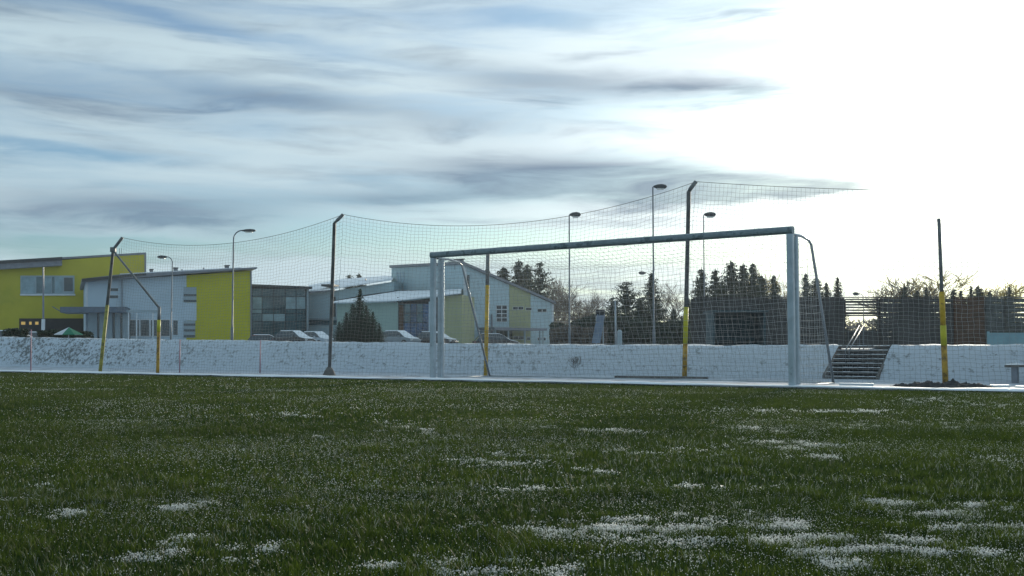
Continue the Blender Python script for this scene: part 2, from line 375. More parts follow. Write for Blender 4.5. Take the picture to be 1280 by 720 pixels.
def bank(x0, x1, nx, cut0=None, cut1=None):
    us = np.linspace(0, 1, 14); rows = []
    prof = [(0, 0.0), (0.05, 0.06), (0.15, 0.2), (0.28, 0.36), (0.42, 0.53), (0.55, 0.68), (0.68, 0.81), (0.80, 0.92), (0.90, 0.98), (1.0, 1.0), (1.25, 1.01), (1.7, 0.97), (2.4, 0.90), (3.2, 0.86)]
    for (u, h) in prof:
        a = x0 + (cut0(u) if cut0 else 0); b_ = x1 + (cut1(u) if cut1 else 0)
        xx = np.linspace(a, b_, nx); H = np.array([crest_h(v) for v in xx])
        nn = fbm(xx * 1.3, xx * 0 + u * 6) - 0.5; n3 = fbm(xx * 5, xx * 0 + u * 14 + 9) - 0.5
        yy = BASE - K * xx + u * RUN + nn * 0.12 * (u > 0)
        zz = H * h + (nn * 0.07 + n3 * 0.06) * (1 if 0 < u < 0.9 else 0.7) - (0.03 if u == 0 else 0)
        rows.append(np.stack([xx, yy, zz], -1))
    return np.concatenate(rows), fr(len(prof), nx)
slope = 0.48                                                            # the cut runs slightly to the right as it climbs
bx0 = (ST0.x - 0.02); bx1 = (ST1.x + 0.02)
cut = lambda u: min(u, 1.0) * slope
va, fa = bank(-60, bx0, 900, None, cut); vb, fb = bank(bx1, 40, 500, cut, None)
o = npmesh('snow_bank', np.concatenate([va, vb]), np.concatenate([fa, fb + len(va)]), bm_, k=4, smooth=True); tag(o, kind='structure')

# plateau behind the bank, to the far hills
xs = np.concatenate([[-3500, -900, -300, -120], np.linspace(-70, 70, 140), [120, 300, 900, 3500]])
cs = np.array([CREST + 0.3, CREST + 2, CREST + 6, 40, 60, 90, 140, 300, 900, 3600.0])
X, Cc = np.meshgrid(xs, cs); flat = np.clip((Cc - 30) / 25, 0, 1); flat = flat * flat * (3 - 2 * flat)
Yv = np.where(np.abs(X) < 80, Cc - K * X * (1 - flat), np.where(X < 0, Cc + K * 80 * (1 - flat), Cc - K * 80 * (1 - flat)))
Z = 0.60 + 0.16 * np.clip((Yv - 30) / 50, 0, 1) + 0.03 * (fbm(X * 0.5, Yv * 0.5) - 0.5) * (Cc < 200) - 0.30 * (Cc > 1000)
o = npmesh('snowy_terrain', np.stack([X, Yv, Z], -1).reshape(-1, 3), fr(len(cs), len(xs)), mat('trodden_lot_snow', (0.5, 0.53, 0.57), 0.8, var=0.15, scale=0.3, dirt=((0.12, 0.13, 0.13), 0.6, 0.5, 0.7)), k=4, smooth=True)
tag(o, kind='structure')

# ------------------------------------------------------------------ steps in the bank
Pl = Vector((ST0.x, line(BASE, ST0.x), 0)); Pr = Vector((ST1.x, line(BASE, ST1.x), 0))
st = thing('outdoor_steps', (Pl + Pr) / 2, 'dark plank steps with snowy treads cut into the white bank, with a handrail', 'steps')
inn = Vector((slope, RUN - K * slope, 0)); Hs = crest_h(ST0.x) - 0.02; N = 8
al = (Pr - Pl).normalized()
for i in range(N):
    t0 = i / N; a = Pl + inn * t0 + Vector((0, 0, Hs * (i + 1) / N)); b_ = Pr + inn * t0 + Vector((0, 0, Hs * (i + 1) / N))
    dv = inn / N * 1.05; th = 0.035
    MB().hexa([a - Vector((0, 0, th)), b_ - Vector((0, 0, th)), b_ + dv - Vector((0, 0, th)), a + dv - Vector((0, 0, th))], [a, b_, b_ + dv, a + dv]).build('tread', M['step'], st)
    up = Vector((0, 0, 0.003)); s0 = 0.02 * al; m_ = MB(); k = 22
    for j in range(k):                                                   # ragged snow left on the tread
        f0, f1 = j / k, (j + 1.0) / k; hh = 0.004 + 0.008 * random.random()
        p0 = a.lerp(b_, f0) + up - dv * 0.03; p1 = a.lerp(b_, f1) + up - dv * 0.03; e = dv * random.uniform(0.15, 0.4); z = Vector((0, 0, hh))
        m_.hexa([p0, p1, p1 + e, p0 + e], [p0 + z + dv * 0.06, p1 + z * random.uniform(0.6, 1.2) + dv * 0.06, p1 + e + z, p0 + e + z])
    m_.build('tread_snow', M['roof_snow'], st, smooth=False)
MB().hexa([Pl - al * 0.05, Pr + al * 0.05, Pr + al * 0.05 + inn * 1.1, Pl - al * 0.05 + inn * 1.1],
          [Pl - al * 0.05 + Vector((0, 0, 0.02)), Pr + al * 0.05 + Vector((0, 0, 0.02)), Pr + al * 0.05 + inn * 1.1 + Vector((0, 0, Hs * 1.0 - 0.06)), Pl - al * 0.05 + inn * 1.1 + Vector((0, 0, Hs * 1.0 - 0.06))]).build('base', M['near_black'], st)
for side, P0, s_ in ((0, Pl, -1), (1, Pr, 1)):
    MB().prism([P0 + al * 0.0 * s_, P0 + inn * 1.02, P0 + inn * 1.02 + Vector((0, 0, Hs + 0.03)), P0 + Vector((0, 0, 0.10))], al * 0.05 * s_).build('stringer', M['board'], st)
for off in (0.0, 0.16):
    yb = BASE - K * 6.0
    lo_ = onwall(((0, BASE + 0.25), (10, BASE + 0.25 - 6.2)), 1057 + off * 30, 457)
    mid = Pl.lerp(Pr, 0.42) + inn * 0.15; mid = Vector((lo_.x, lo_.y, 0.1))
    a = Vector((lo_.x, lo_.y, 0.08)); b_ = a + Vector((0, 0, 0.5)); c_ = at(1074 + off * 32, 407, a.y + 1.9); d_ = Vector((c_.x, c_.y, 0.55))
    MB().tube([a, b_, c_, d_], 0.012, 8).build('handrail', M['lamp_grey'], st, smooth=True)

# ------------------------------------------------------------------ goal
GL = ground(541.0, 474.8); GR = ground(990.5, 485.6)
gd = (GR - GL).normalized(); gn = Vector((-gd.y, gd.x, 0)); gn = gn if gn.y > 0 else -gn
GH = 2.44
goal = thing('football_goal', (GL + GR) / 2, 'large blue-grey aluminium football goal with double posts at the turf edge', 'football goal')
def rect_tube(a, b_, w, d, wd, name, m, parent):
    """oval section profile from a to b_ (w across, d deep along wd)"""
    a = Vector(a); b_ = Vector(b_); t = (b_ - a).normalized(); wd = Vector(wd).normalized(); u = t.cross(wd).normalized()
    vs = []; n = 20
    for p in (a, b_):
        for j in range(n):
            q_ = 2 * math.pi * j / n; ca, sa = math.cos(q_), math.sin(q_)
            vs.append(p + u * (math.copysign(abs(ca) ** 0.6, ca) * w / 2) + wd * (math.copysign(abs(sa) ** 0.6, sa) * d / 2))
    fs = [(j, (j + 1) % n, (j + 1) % n + n, j + n) for j in range(n)] + [tuple(range(n)), tuple(range(2 * n - 1, n - 1, -1))]
    return MB().add(vs, fs).build(name, m, parent, smooth=False, bevel=0.004)
Zv = Vector((0, 0, 1))
for P in (GL, GR):
    rect_tube(P, P + Zv * (GH - 0.02), 0.105, 0.12, gn, 'post', M['goal'], goal)
    q_ = P + gn * 0.24 + gd * (0.0 if P is GL else -0.03)
    rect_tube(q_, q_ + Zv * (GH - 0.04), 0.125, 0.10, gn, 'rear_post', M['goal'], goal)
    MB().box(P + Zv * 0.012 + gn * 0.1, (0.22, 0.42, 0.024), math.atan2(gn.y, gn.x) - math.pi / 2).build('foot_plate', M['goal_dark'], goal)
rect_tube(GL - gd * 0.053 + Zv * (GH + 0.04), GR + gd * 0.053 + Zv * (GH + 0.04), 0.12, 0.115, gn, 'crossbar', M['goal_dark'], goal)
TD, BD = 0.88, 1.85
for P in (GL, GR):
    top0 = P + Zv * (GH - 0.02) + gn * 0.05; top1 = P + gn * TD + Zv * (GH - 0.06)
    MB().tube([top0, top0.lerp(top1, 0.5) + Zv * 0.03, top1 - gn * 0.08 + Zv * 0.01, top1 + gn * 0.03 - Zv * 0.06, P + gn * BD + Zv * 0.0], 0.023, 10).build('net_stay', M['steel_bright'], goal, smooth=True)
    MB().tube([P + gn * 0.28 + Zv * 0.03, P + gn * BD + Zv * 0.03], 0.02, 8).build('ground_bar', M['galv'], goal, smooth=True)
MB().tube([GL + gn * BD + Zv * 0.03, GR + gn * BD + Zv * 0.03], 0.022, 8).build('ground_bar', M['galv'], goal, smooth=True)

def cordmesh(lines, r, name, m, parent=None):
    """every polyline becomes a thin three-sided cord"""
    A = []; B = []
    for L in lines:
        L = np.asarray(L); A.append(L[:-1]); B.append(L[1:])
    A = np.concatenate(A); B = np.concatenate(B); t = B - A; t /= np.linalg.norm(t, axis=1, keepdims=True) + 1e-9
    ref = np.where(np.abs(t[:, 2:3]) < 0.9, np.array([[0, 0, 1.0]]), np.array([[0, 1.0, 0]])); u = np.cross(t, ref); u /= np.linalg.norm(u, axis=1, keepdims=True); w = np.cross(u, t)
    vs = []
    for P in (A, B):
        for j in range(3):
            q_ = 2 * math.pi * j / 3; vs.append(P + (u * math.cos(q_) + w * math.sin(q_)) * r)
    V = np.stack(vs, 1).reshape(-1, 3); n = len(A); base = np.arange(n)[:, None] * 6
    Fc = np.concatenate([base + np.array([[j, (j + 1) % 3, (j + 1) % 3 + 3, j + 3]]) for j in range(3)])
    return npmesh(name, V, Fc, m, parent, k=4)
GLn, GRn = np.array(GL), np.array(GR); gnn = np.array(gn); L = (GR - GL).length
def goal_back(u, s):
    """u along the goal, s = metres along the net from crossbar over the top and down the back"""
    sg = math.sin(math.pi * u); tl = TD; bl = math.hypot(BD - TD, GH - 0.06)
    if s < tl:
        d = s; z = GH - 0.02 - 0.06 * s / tl - 0.22 * sg ** 0.6 * math.sin(math.pi * 0.5 * s / tl) - 0.03 * abs(math.sin(u * 21))
    else:
        k = (s - tl) / bl; d = TD + (BD - TD) * k - 0.12 * sg * math.sin(math.pi * k); z = (GH - 0.08) * (1 - k) - 0.22 * sg ** 0.6 * (1 - k) - 0.03 * abs(math.sin(u * 21)) * (1 - k)
    d += 0.04 * math.sin(u * 37 + s * 3)
    p = GLn + (GRn - GLn) * u + gnn * d; return (p[0], p[1], z)
lines = []; tot = TD + math.hypot(BD - TD, GH - 0.06); nu = int(L / 0.12); nsn = int(tot / 0.12)
for i in range(nu + 1): lines.append([goal_back(i / nu, tot * j / 40) for j in range(41)])
for j in range(nsn + 1): lines.append([goal_back(i / 120, tot * j / nsn) for i in range(121)])
for P in (GLn, GRn):
    for i in range(16):                                                  # verticals of the side net
        d = BD * i / 15; zt = GH - 0.06 if d < TD else (GH - 0.06) * (1 - (d - TD) / (BD - TD))
        if zt > 0.05: lines.append([tuple(P + gnn * d + np.array([0.0, 0.02 * math.sin(k), zt * (1 - k / 8)])) for k in range(9)])
    for j in range(20):
        z = GH * j / 20; dm = TD + (BD - TD) * (1 - z / GH)
        lines.append([tuple(P + gnn * (dm * k / 8) + np.array([0, 0, z - 0.03 * math.sin(k / 8 * math.pi)])) for k in range(9)])
cordmesh(lines, 0.0022, 'net', M['goal_net'], goal)

# ------------------------------------------------------------------ safety-net poles
def seg_pole(name, pts, r, segs, label, group=None, foot=False, extra=None):
    """pole along pts; segs = [(name, material, t0, t1)] coloured lengths by fraction of the straight first part"""
    P = [Vector(p) for p in pts]; root = thing(name, (P[0].x, P[0].y, 0), label, 'net pole', group)
    for (nm, m_, t0, t1, rr) in segs:
        a = P[0].lerp(P[1], t0); b_ = P[0].lerp(P[1], t1); pl_ = [a, b_]
        if t1 >= 1 and len(P) > 2: pl_ += P[2:]
        MB().tube(pl_, r * rr, 12).build(nm, m_, root, smooth=True)
    if foot: MB().tube([P[0] - Zv * 0.02, P[0] + Zv * 0.05, P[0] + Zv * 0.16, P[0] + Zv * 0.24], [0.17, 0.15, 0.10, r * 1.02], 8).build('footing', M['board'], root)
    return root
def pole_pts(bx, by, tops):
    b_ = ground(bx, by); b_.z = 0.0
    return [b_] + [at(x, y, b_.y + (0.0 if i == 0 else -0.05)) for i, (x, y) in enumerate(tops)]
A_ = pole_pts(411.5, 471.3, [(418, 279), (422, 275), (429, 268)]); A_[0].z = -0.02
seg_pole('net_pole', A_, 0.038, [('shaft', M['post_dark'], 0, 1, 1)], 'dark steel net pole with bent tip, beside the dark green spruces', 'poles holding the safety net', True)
B_ = pole_pts(607, 471.5, [(610, 312)])
seg_pole('net_pole', B_, 0.044, [('shaft', M['ochre'], 0, 0.72, 1), ('upper_shaft', M['post_dark'], 0.72, 1, 0.96)], 'short ochre-painted pole seen through the left end of the goal', 'poles holding the safety net')
C_ = pole_pts(855.5, 475, [(861, 240), (863, 236), (870, 227)])
seg_pole('net_pole', C_, 0.044, [('lower_shaft', M['brown_post'], 0, 0.19, 1.08), ('middle_shaft', M['yellow'], 0.19, 0.385, 1.05), ('shaft', M['post_dark'], 0.385, 1, 0.95)],
         'tallest net pole, yellow below and dark above with bent tip, behind the goal', 'poles holding the safety net')
D_ = pole_pts(1182, 482.5, [(1173.5, 273)])
seg_pole('net_pole', D_, 0.047, [('lower_shaft', M['brown_post'], 0, 0.24, 1.0), ('middle_shaft', M['yellow'], 0.24, 0.36, 1.05), ('upper_middle_shaft', M['ochre'], 0.36, 0.56, 0.95), ('shaft', M['post_dark'], 0.56, 1, 0.62)],
         'straight yellow pole leaning left at the right end, standing in dark soil', 'poles holding the safety net')
# the braced end frame
e0 = ground(125, 466.3); e1 = ground(197, 468)
fr_ = thing('net_end_frame', (e0.x, e0.y, 0), 'leaning olive-brown A-shaped net frame with a bent tip and a short braced post', 'net frame')
tp = at(141.5, 312, e0.y); tip = at(153, 297, e0.y - 0.1); jn = at(199, 385, e1.y)
mid = e0.lerp(tp, 0.55)
MB().tube([e0, mid], 0.044, 12).build('lower_shaft', M['olive_post'], fr_, smooth=True)
MB().tube([mid, tp, tp.lerp(tip, 0.2), tip], 0.038, 12).build('shaft', M['post_dark'], fr_, smooth=True)
MB().tube([tp + Vector((0, 0, -0.02)), jn], 0.026, 10).build('brace', M['post_dark'], fr_, smooth=True)
MB().tube([Vector((e1.x, e1.y, 0)), e1.lerp(jn, 0.64)], 0.038, 12).build('short_post', M['brown_post'], fr_, smooth=True)
MB().tube([e1.lerp(jn, 0.64), e1.lerp(jn, 0.82)], 0.042, 12).build('yellow_length', M['yellow'], fr_, smooth=True)  # yellow length of the short post, slightly thicker
MB().tube([e1.lerp(jn, 0.82), jn + Zv * 0.03], 0.037, 12).build('short_post_top', M['post_dark'], fr_, smooth=True)
MB().box(tp, (0.13, 0.08, 0.12)).build('bracket', M['post_dark'], fr_)

# safety net strung along the pole tips
tips = [tip, A_[-1], C_[-1], at(1452, 236, 15.6)]
bots = [e0 + Vector((0.2, 0, 0)), A_[0] + Vector((0.05, 0.05, 0)), C_[0] + Vector((0, 0.06, 0)), Vector((9.9, 15.7, 0))]
sags = [0.40, 0.52, 0.10]; lines = []; tops = []
for k in range(3):
    a, b_, c_, d_ = tips[k], tips[k + 1], bots[k], bots[k + 1]; n = int((b_ - a).length / 0.088); rows = 46
    grid = []
    for i in range(n + 1):
        t = i / n; tpz = a.lerp(b_, t) - Zv * (sags[k] * 4 * t * (1 - t)); bt = c_.lerp(d_, t); bt.z = 0.03; colm = []
        for j in range(rows + 1):
            s_ = j / rows; p = tpz.lerp(bt, s_); bulge = 0.16 * math.sin(math.pi * s_) * (0.6 + 0.5 * math.sin(t * 9 + k))
            wv_ = 0.010 * min(1, j / 4); colm.append((p.x + wv_ * math.sin(j * 1.3 + i * 0.7), p.y + bulge, p.z + wv_ * math.sin(i * 0.9 + j * 0.3)))
        grid.append(colm)
    for i in range(n + 1): lines.append([grid[i][j] for j in range(0, rows + 1, 2)])
    for j in range(rows + 1): lines.append([grid[i][j] for i in range(n + 1)])
    tops.append([grid[i][0] for i in range(n + 1)])
sn = thing('safety_net', (tip.x, tip.y, 0), 'wide grey mesh safety net hanging in long sags between the poles', 'safety net')
cordmesh(lines, 0.0021, 'mesh', M['net'], sn)
cordmesh(tops, 0.006, 'top_cord', M['post_dark'], sn)

# ------------------------------------------------------------------ small things at the bank foot
for (px, yb, yt, lb) in ((38.5, 466, 412, 'thin faded red marker pole before the dark-speckled bank, leftmost of three'), (224.5, 467, 424, 'thin faded red marker pole just right of the braced net frame'),
                         (325, 468, 425, 'thin faded red marker pole below the right edge of the lime wall')):
    p = ground(px, yb); tz = at(px + 0.5, yt, p.y)
    o = MB().tube([p - Zv * 0.02, p.lerp(tz, 0.5), tz], [0.016, 0.015, 0.012], 8).build('marker_pole', M['red_pole'], None, smooth=True); tag(o, lb, 'marker pole', 'marker poles before the bank')
def board(px0, px1, py, h, m_, name, lb, cat, dy=0.0, w=0.12):
    a = ground(px0, py); b_ = ground(px1, py + (px1 - px0) * 0.0125); d = (b_ - a); n = Vector((-d.y, d.x, 0)).normalized() * w
    if n.y < 0: n = -n
    o = MB().hexa([a, b_, b_ + n, a + n], [a + Zv * h, b_ + Zv * h, b_ + n + Zv * h, a + n + Zv * h]).build(name, m_, None, bevel=0.008)
    return tag(o, lb, cat)
board(768, 884, 474.5, 0.075, M['board'], 'edging_board', 'long dark weathered board at the foot of the bank behind the goal', 'board')
board(721, 767, 474.0, 0.07, M['white'], 'edging_board', 'short white board at the foot of the bank, left of the dark board', 'board')
board(1049, 1092, 485.8, 0.085, M['white'], 'kerb_block', 'white kerb block between the right goal post and the dark soil', 'kerb block')
board(1238, 1263, 488.2, 0.085, M['white'], 'kerb_block', 'white kerb block right of the leaning yellow pole, before the low bench', 'kerb block')
board(1270, 1320, 489.3, 0.08, M['white'], 'kerb_block', 'white kerb block cut by the right edge of the photo', 'kerb block')
# dry weeds on the bank
wp = Vector((1.45, line(BASE, 1.45) + 0.35, 0.1)); wv = []
for i in range(150):
    x = wp.x + random.gauss(0, 0.07); y = wp.y + random.gauss(0, 0.08); h = random.uniform(0.10, 0.34)
    wv.append([(x, y, wp.z), (x + random.gauss(0, 0.03), y, wp.z + h * 0.6), (x + random.gauss(0, 0.07), y - 0.02, wp.z + h)])
o = cordmesh(wv, 0.0035, 'weed_tuft', M['twig']); tag(o, 'tuft of dry brown weeds poking out of the snowy bank', 'weeds')
# soil heap
HV = []; nx, ny = 260, 26; p0 = ground(1096, 486.5); p1 = ground(1256, 489.5)
for j in range(ny):
    for i in range(nx):
        u, v = i / (nx - 1), j / (ny - 1); p = p0.lerp(p1, u); c_ = Vector((0.53, 0.85, 0)) * (v - 0.25) * 1.1
        x, y = p.x + c_.x, p.y + c_.y
        lum = 0.072 + 0.035 * math.exp(-((u - 0.55) / 0.22) ** 2)
        e = min(1.0, 6 * min(u, 1 - u) + 0.05) * math.sin(math.pi * v) ** 0.7
        nz = float(fbm(np.array([x * 6.0]), np.array([y * 6.0]))[0]); n4 = float(fbm(np.array([x * 19.0]), np.array([y * 19.0]))[0])
        HV.append((x, y, -0.03 + e * lum * (0.35 + 1.5 * nz) + (n4 - 0.42) * 0.10 * e))
o = npmesh('soil_heap', np.array(HV), fr(ny, nx), M['soil'], k=4); tag(o, 'low heap of dark clumpy soil along the turf edge around the leaning yellow pole', 'soil heap')
# low bench at the right edge
bq = ground(1262, 481.0); bn = thing('low_bench', bq, 'low snow-dusted bench at the right edge before the snow bank', 'bench')
bd = Vector((1, -K, 0)).normalized(); bnn = Vector((K, 1, 0)).normalized(); BHt = 0.33
for s_ in (0.03, 1.25):
    MB().hexa(*[[bq + bd * (s_ + a) + bnn * b_ + Zv * z for a, b_ in ((0, 0), (0.09, 0), (0.09, 0.3), (0, 0.3))] for z in (0, BHt - 0.03)]).build('leg', M['fascia'], bn, bevel=0.005)
MB().hexa(*[[bq + bd * a + bnn * b_ + Zv * z for a, b_ in ((-0.07, -0.03), (1.5, -0.03), (1.5, 0.33), (-0.07, 0.33))] for z in (BHt - 0.03, BHt + 0.01)]).build('seat', M['board'], bn, bevel=0.005)
m_ = MB()
for i in range(24):
    a = i / 24 * 1.55 - 0.06; h = 0.015 + 0.03 * random.random()
    if random.random() < 0.2: continue
    m_.hexa([bq + bd * a + bnn * -0.02 + Zv * (BHt + 0.012), bq + bd * (a + 0.063) + bnn * -0.02 + Zv * (BHt + 0.012), bq + bd * (a + 0.063) + bnn * 0.3 + Zv * (BHt + 0.012), bq + bd * a + bnn * 0.3 + Zv * (BHt + 0.012)],
            [bq + bd * a + bnn * 0.0 + Zv * (BHt + h), bq + bd * (a + 0.063) + Zv * (BHt + h * 0.9), bq + bd * (a + 0.063) + bnn * 0.27 + Zv * (BHt + h), bq + bd * a + bnn * 0.27 + Zv * (BHt + h)])
m_.build('snow_cover', M['roof_snow'], bn)

# ------------------------------------------------------------------ fence behind the bank
def fence(name, px0, px1, Y, ztop, zbot, style, mats, label, gapmask=None):
    root = thing(name, (at(px0, 400, Y).x, Y, 0.6), label, 'fence', 'fence panels behind the bank')
    x0, x1 = at(px0, 400, Y).x, at(px1, 400, Y).x; m_ = MB()
    if style == 'boards':
        x = x0; i = 0
        while x < x1 - 0.02:
            w = min(0.115, x1 - x); h = random.uniform(-0.012, 0.012)
            m_.box((x + w / 2, Y, (zbot + ztop) / 2 + h), (w - 0.008, 0.024, ztop - zbot)); x += 0.115
    else:
        n = 7 if style == 'open' and px1 - px0 < 60 else 11; hh = (ztop - zbot) / n
        for i in range(n):
            z = zbot + hh * (i + 0.5); wd = hh - (0.008 if style == 'tight' else 0.02 if style == 'slats' else hh * (0.5 if n == 7 else 0.22))
            m_.box(((x0 + x1) / 2, Y, z), (x1 - x0 - 0.02, 0.024, wd))
    m_.build('boards', mats[0], root)
    for k in range(2):
        z = zbot + (ztop - zbot) * (0.2 + 0.6 * k)
        MB().box(((x0 + x1) / 2, Y + 0.05, z), (x1 - x0, 0.05, 0.09)).build('rail', mats[1], root)
    n = max(1, int(round((x1 - x0) / 1.6)))
    for k in range(n + 1):
        MB().box((x0 + (x1 - x0) * k / n, Y + 0.13, (zbot + ztop) / 2 - 0.02), (0.09, 0.09, ztop - zbot - 0.04)).build('post', mats[1], root)
    MB().box(((x0 + x1) / 2, Y + 0.02, ztop + 0.03), (x1 - x0 - 0.01, 0.14, 0.035)).build('top_rail', mats[1], root)
FY = 41.0; FT = at(1100, 372.5, FY).z; FB = 0.5
fence('wooden_fence', 866, 1056, FY, FT, FB, 'boards', (M['fence'], M['fence']), 'dark upright-board fence behind the goal, left of the slatted gap')
fence('wooden_fence', 1057, 1099, FY, FT, FB + 1.35, 'open', (M['fence'], M['fence']), 'short slatted fence panel with light showing through, above the steps')
fence('wooden_fence', 1100, 1192, FY, FT, FB, 'slats', (M['fence'], M['fence']), 'dark close-slatted fence right of the slatted gap, up to the leaning yellow pole')
fence('wooden_fence', 1193, 1231, FY, FT, FB, 'tight', (M['fence_brown'], M['fence_brown']), 'reddish-brown horizontal-board fence panel right of the leaning yellow pole')
fence('wooden_fence', 1232, 1256, FY, FT, FB, 'tight', (M['fence_grey'], M['fence_grey']), 'greyish horizontal-board fence panel above the pale teal board')
fence('wooden_fence', 1257, 1420, FY, FT, FB, 'open', (M['fence_grey'], M['fence_grey']), 'greyish open-slat fence panel at the right edge of the photo')
zz = at(1078, 410, FY).z
MB_ = MB().box((at(1078, 400, FY).x, FY + 0.02, (FB + zz) / 2), (at(1099, 400, FY).x - at(1057, 400, FY).x - 0.03, 0.03, zz - FB - 0.2))
tag(MB_.build('gate_panel', M['fence']), 'solid dark gate panel below the slatted fence, at the top of the steps', 'gate')
# pale teal board, teal shed
a = at(1236, 416, 36); b_ = at(1330, 432, 36)
tb = thing('dugout_board', (a.x, 36, 0.6), 'pale teal board standing low before the fence at the right edge', 'board')
MB().box(((a.x + b_.x) / 2, 36, (a.z + 0.55) / 2), (b_.x - a.x, 0.06, a.z - 0.55), 0).build('panel', M['pale_teal'], tb)
MB().box((a.x - 0.02, 36.0, (a.z + 0.55) / 2 + 0.02), (0.06, 0.09, a.z - 0.5)).build('edge_post', M['pale_teal'], tb)
a = at(893, 389, 37); b_ = at(957, 430, 37); w = b_.x - a.x
sh = thing('team_shelter', ((a.x + b_.x) / 2, 37.6, 0.6), 'dark teal framed team shelter before the fence, behind the right half of the goal', 'shelter')
MB().box(((a.x + b_.x) / 2, 38.5, (a.z + 0.5) / 2), (w - 0.1, 0.05, a.z - 0.55)).build('back_panel', M['teal_box'], sh)
for x in (a.x, b_.x):
    MB().box((x, 37.8, (a.z + 0.5) / 2), (0.07, 1.4, a.z - 0.52)).build('side_panel', M['teal_box'], sh)
MB().box(((a.x + b_.x) / 2, 37.75, a.z), (w + 0.2, 1.7, 0.07)).build('roof', M['teal_box'], sh)
MB().box(((a.x + b_.x) / 2, 38.1, 0.95), (w - 0.3, 0.35, 0.06)).build('bench_seat', M['teal_box'], sh)
for k in range(3): MB().box((a.x + w * (k + 0.5) / 3, 38.1, 0.75), (0.06, 0.3, 0.34)).build('seat_support', M['teal_box'], sh)

# ------------------------------------------------------------------ street lamps
def lamp(px, ptop, Y, side, head, r, label, dbl=False):
    base = at(px, 425, Y); base.z = 0.6; top = at(px - (0 if side > 0 else 0) , ptop, Y); H = top.z - 0.6
    root = thing('street_lamp', base, label, 'street lamp', 'street lamps behind the bank')
    reach = abs(head) / F * Y; rr = reach * (0.14 if dbl else 0.55); pts = []
    for k in range(7):
        q_ = k / 6 * math.pi / 2; pts.append(Vector((base.x + side * rr * (1 - math.cos(q_)), Y, top.z - rr + rr * math.sin(q_))))
    pts.append(Vector((base.x + side * reach * (0.3 if dbl else 0.7), Y, top.z)))
    MB().tube([base, base + Zv * 1.1, base + Zv * 1.15, base + Zv * (H - rr)] , [r * 0.95, r * 0.9, r * 0.6, r * 0.42], 10).build('pole', M['lamp_grey'], root, smooth=True)
    MB().tube(pts, r * 0.4, 8).build('arm', M['lamp_grey'], root, smooth=True)
    hl = reach * (0.95 if dbl else 0.75) + 0.1; hx = base.x + side * (reach * (0.25 if dbl else 0.65) + hl * 0.35)
    hd = MB(); hh = (0.16 if dbl else 0.10) * Y / 60
    prof = [(-0.5, 0.35, 0.5), (-0.25, 0.8, 0.9), (0.1, 1.0, 1.0), (0.4, 0.7, 0.8), (0.5, 0.2, 0.4)]; vs = []; fs = []
    for (t, zh, wh) in prof:
        for j in range(8):
            q_ = 2 * math.pi * j / 8; vs.append((hx + side * t * hl, Y + math.cos(q_) * 0.16 * wh, top.z - 0.01 + math.sin(q_) * hh * zh))
    for i in range(4):
        for j in range(8): fs.append((i * 8 + j, i * 8 + (j + 1) % 8, (i + 1) * 8 + (j + 1) % 8, (i + 1) * 8 + j))
    fs += [tuple(range(8)), tuple(range(32, 40))]
    h_ = hd.add(vs, fs).build('lamp_head', M['dark_roof'], root, smooth=True)
    MB().box((hx, Y, top.z - hh * 0.9), (hl * 0.5, 0.2, hh * 0.5)).build('lens', M['lampglass'], h_)
    return root
lamp(213.5, 321, 55, -1, 13, 0.06, 'small grey street lamp curving left, before the pale blue wall')
lamp(290, 288, 55, 1, 20, 0.085, 'grey street lamp curving right, before the bright lime wall')
lamp(712, 268, 58, 1, 12, 0.085, 'street lamp with short curved arm, right of the pale teal building', True)
lamp(817.5, 233, 60, 1, 15, 0.095, 'tallest street lamp, rising just left of the tallest net pole', True)
lamp(881, 268, 62, 1, 13, 0.07, 'street lamp rising right of the tallest net pole, above the spruces', True)
lamp(813, 341, 85, -1, 10, 0.06, 'small distant street lamp head poking left out of the dark spruce')
lamp(1080, 367, 85, -1, 9, 0.06, 'tiny distant street lamp head just above the slatted fence')
p = at(770, 428, 50)
o = MB().tube([(p.x, 50, 0.6), (at(769, 376, 50).x, 50, at(769, 376, 50).z)], [0.06, 0.04], 8).build('grey_post', M['galv'], None, smooth=True); tag(o, 'plain thin grey post between two lamps, in front of the dark trees', 'post')
a = at(776, 428, 50); o = MB().tube([(a.x, 50.5, 0.6), (a.x, 50.5, at(776, 414, 50).z), (a.x, 50.5, at(776, 412, 50).z)], [0.12, 0.12, 0.06], 10).build('small_bollard', M['panel']); tag(o, 'small pale bollard beside the plain thin grey post', 'bollard')
a = at(387, 425, 60)
# playground slide
sY = 52; tp_ = at(752, 394, sY); bt_ = at(742, 429, sY)
sl = thing('playground_slide', (tp_.x, sY, 0.6), 'pale blue steep slide with a dark top, before the dark bushes', 'slide')
MB().hexa([bt_ + Vector((-0.12, -0.35, 0)), bt_ + Vector((0.26, -0.35, 0)), bt_ + Vector((0.26, -0.3, 0)), bt_ + Vector((-0.12, -0.3, 0))],
          [tp_ + Vector((-0.2, 0.2, 0)), tp_ + Vector((0.14, 0.2, 0)), tp_ + Vector((0.14, 0.27, 0)), tp_ + Vector((-0.2, 0.27, 0))]).build('chute', M['slide'], sl)
for s_, w0 in ((-0.2, -0.12), (0.14, 0.26)):
    MB().hexa([bt_ + Vector((w0, -0.4, 0.0)), bt_ + Vector((w0 + 0.04, -0.4, 0.0)), bt_ + Vector((w0 + 0.04, -0.28, 0)), bt_ + Vector((w0, -0.28, 0))],
              [tp_ + Vector((s_, 0.08, 0.05)), tp_ + Vector((s_ + 0.04, 0.08, 0.05)), tp_ + Vector((s_ + 0.04, 0.28, 0.0)), tp_ + Vector((s_, 0.28, 0.0))]).build('side_rim', M['slide'], sl)
MB().box(tp_ + Vector((-0.03, 0.5, 0.15)), (0.42, 0.5, 0.3), 0).build('top_platform', M['near_black'], sl)
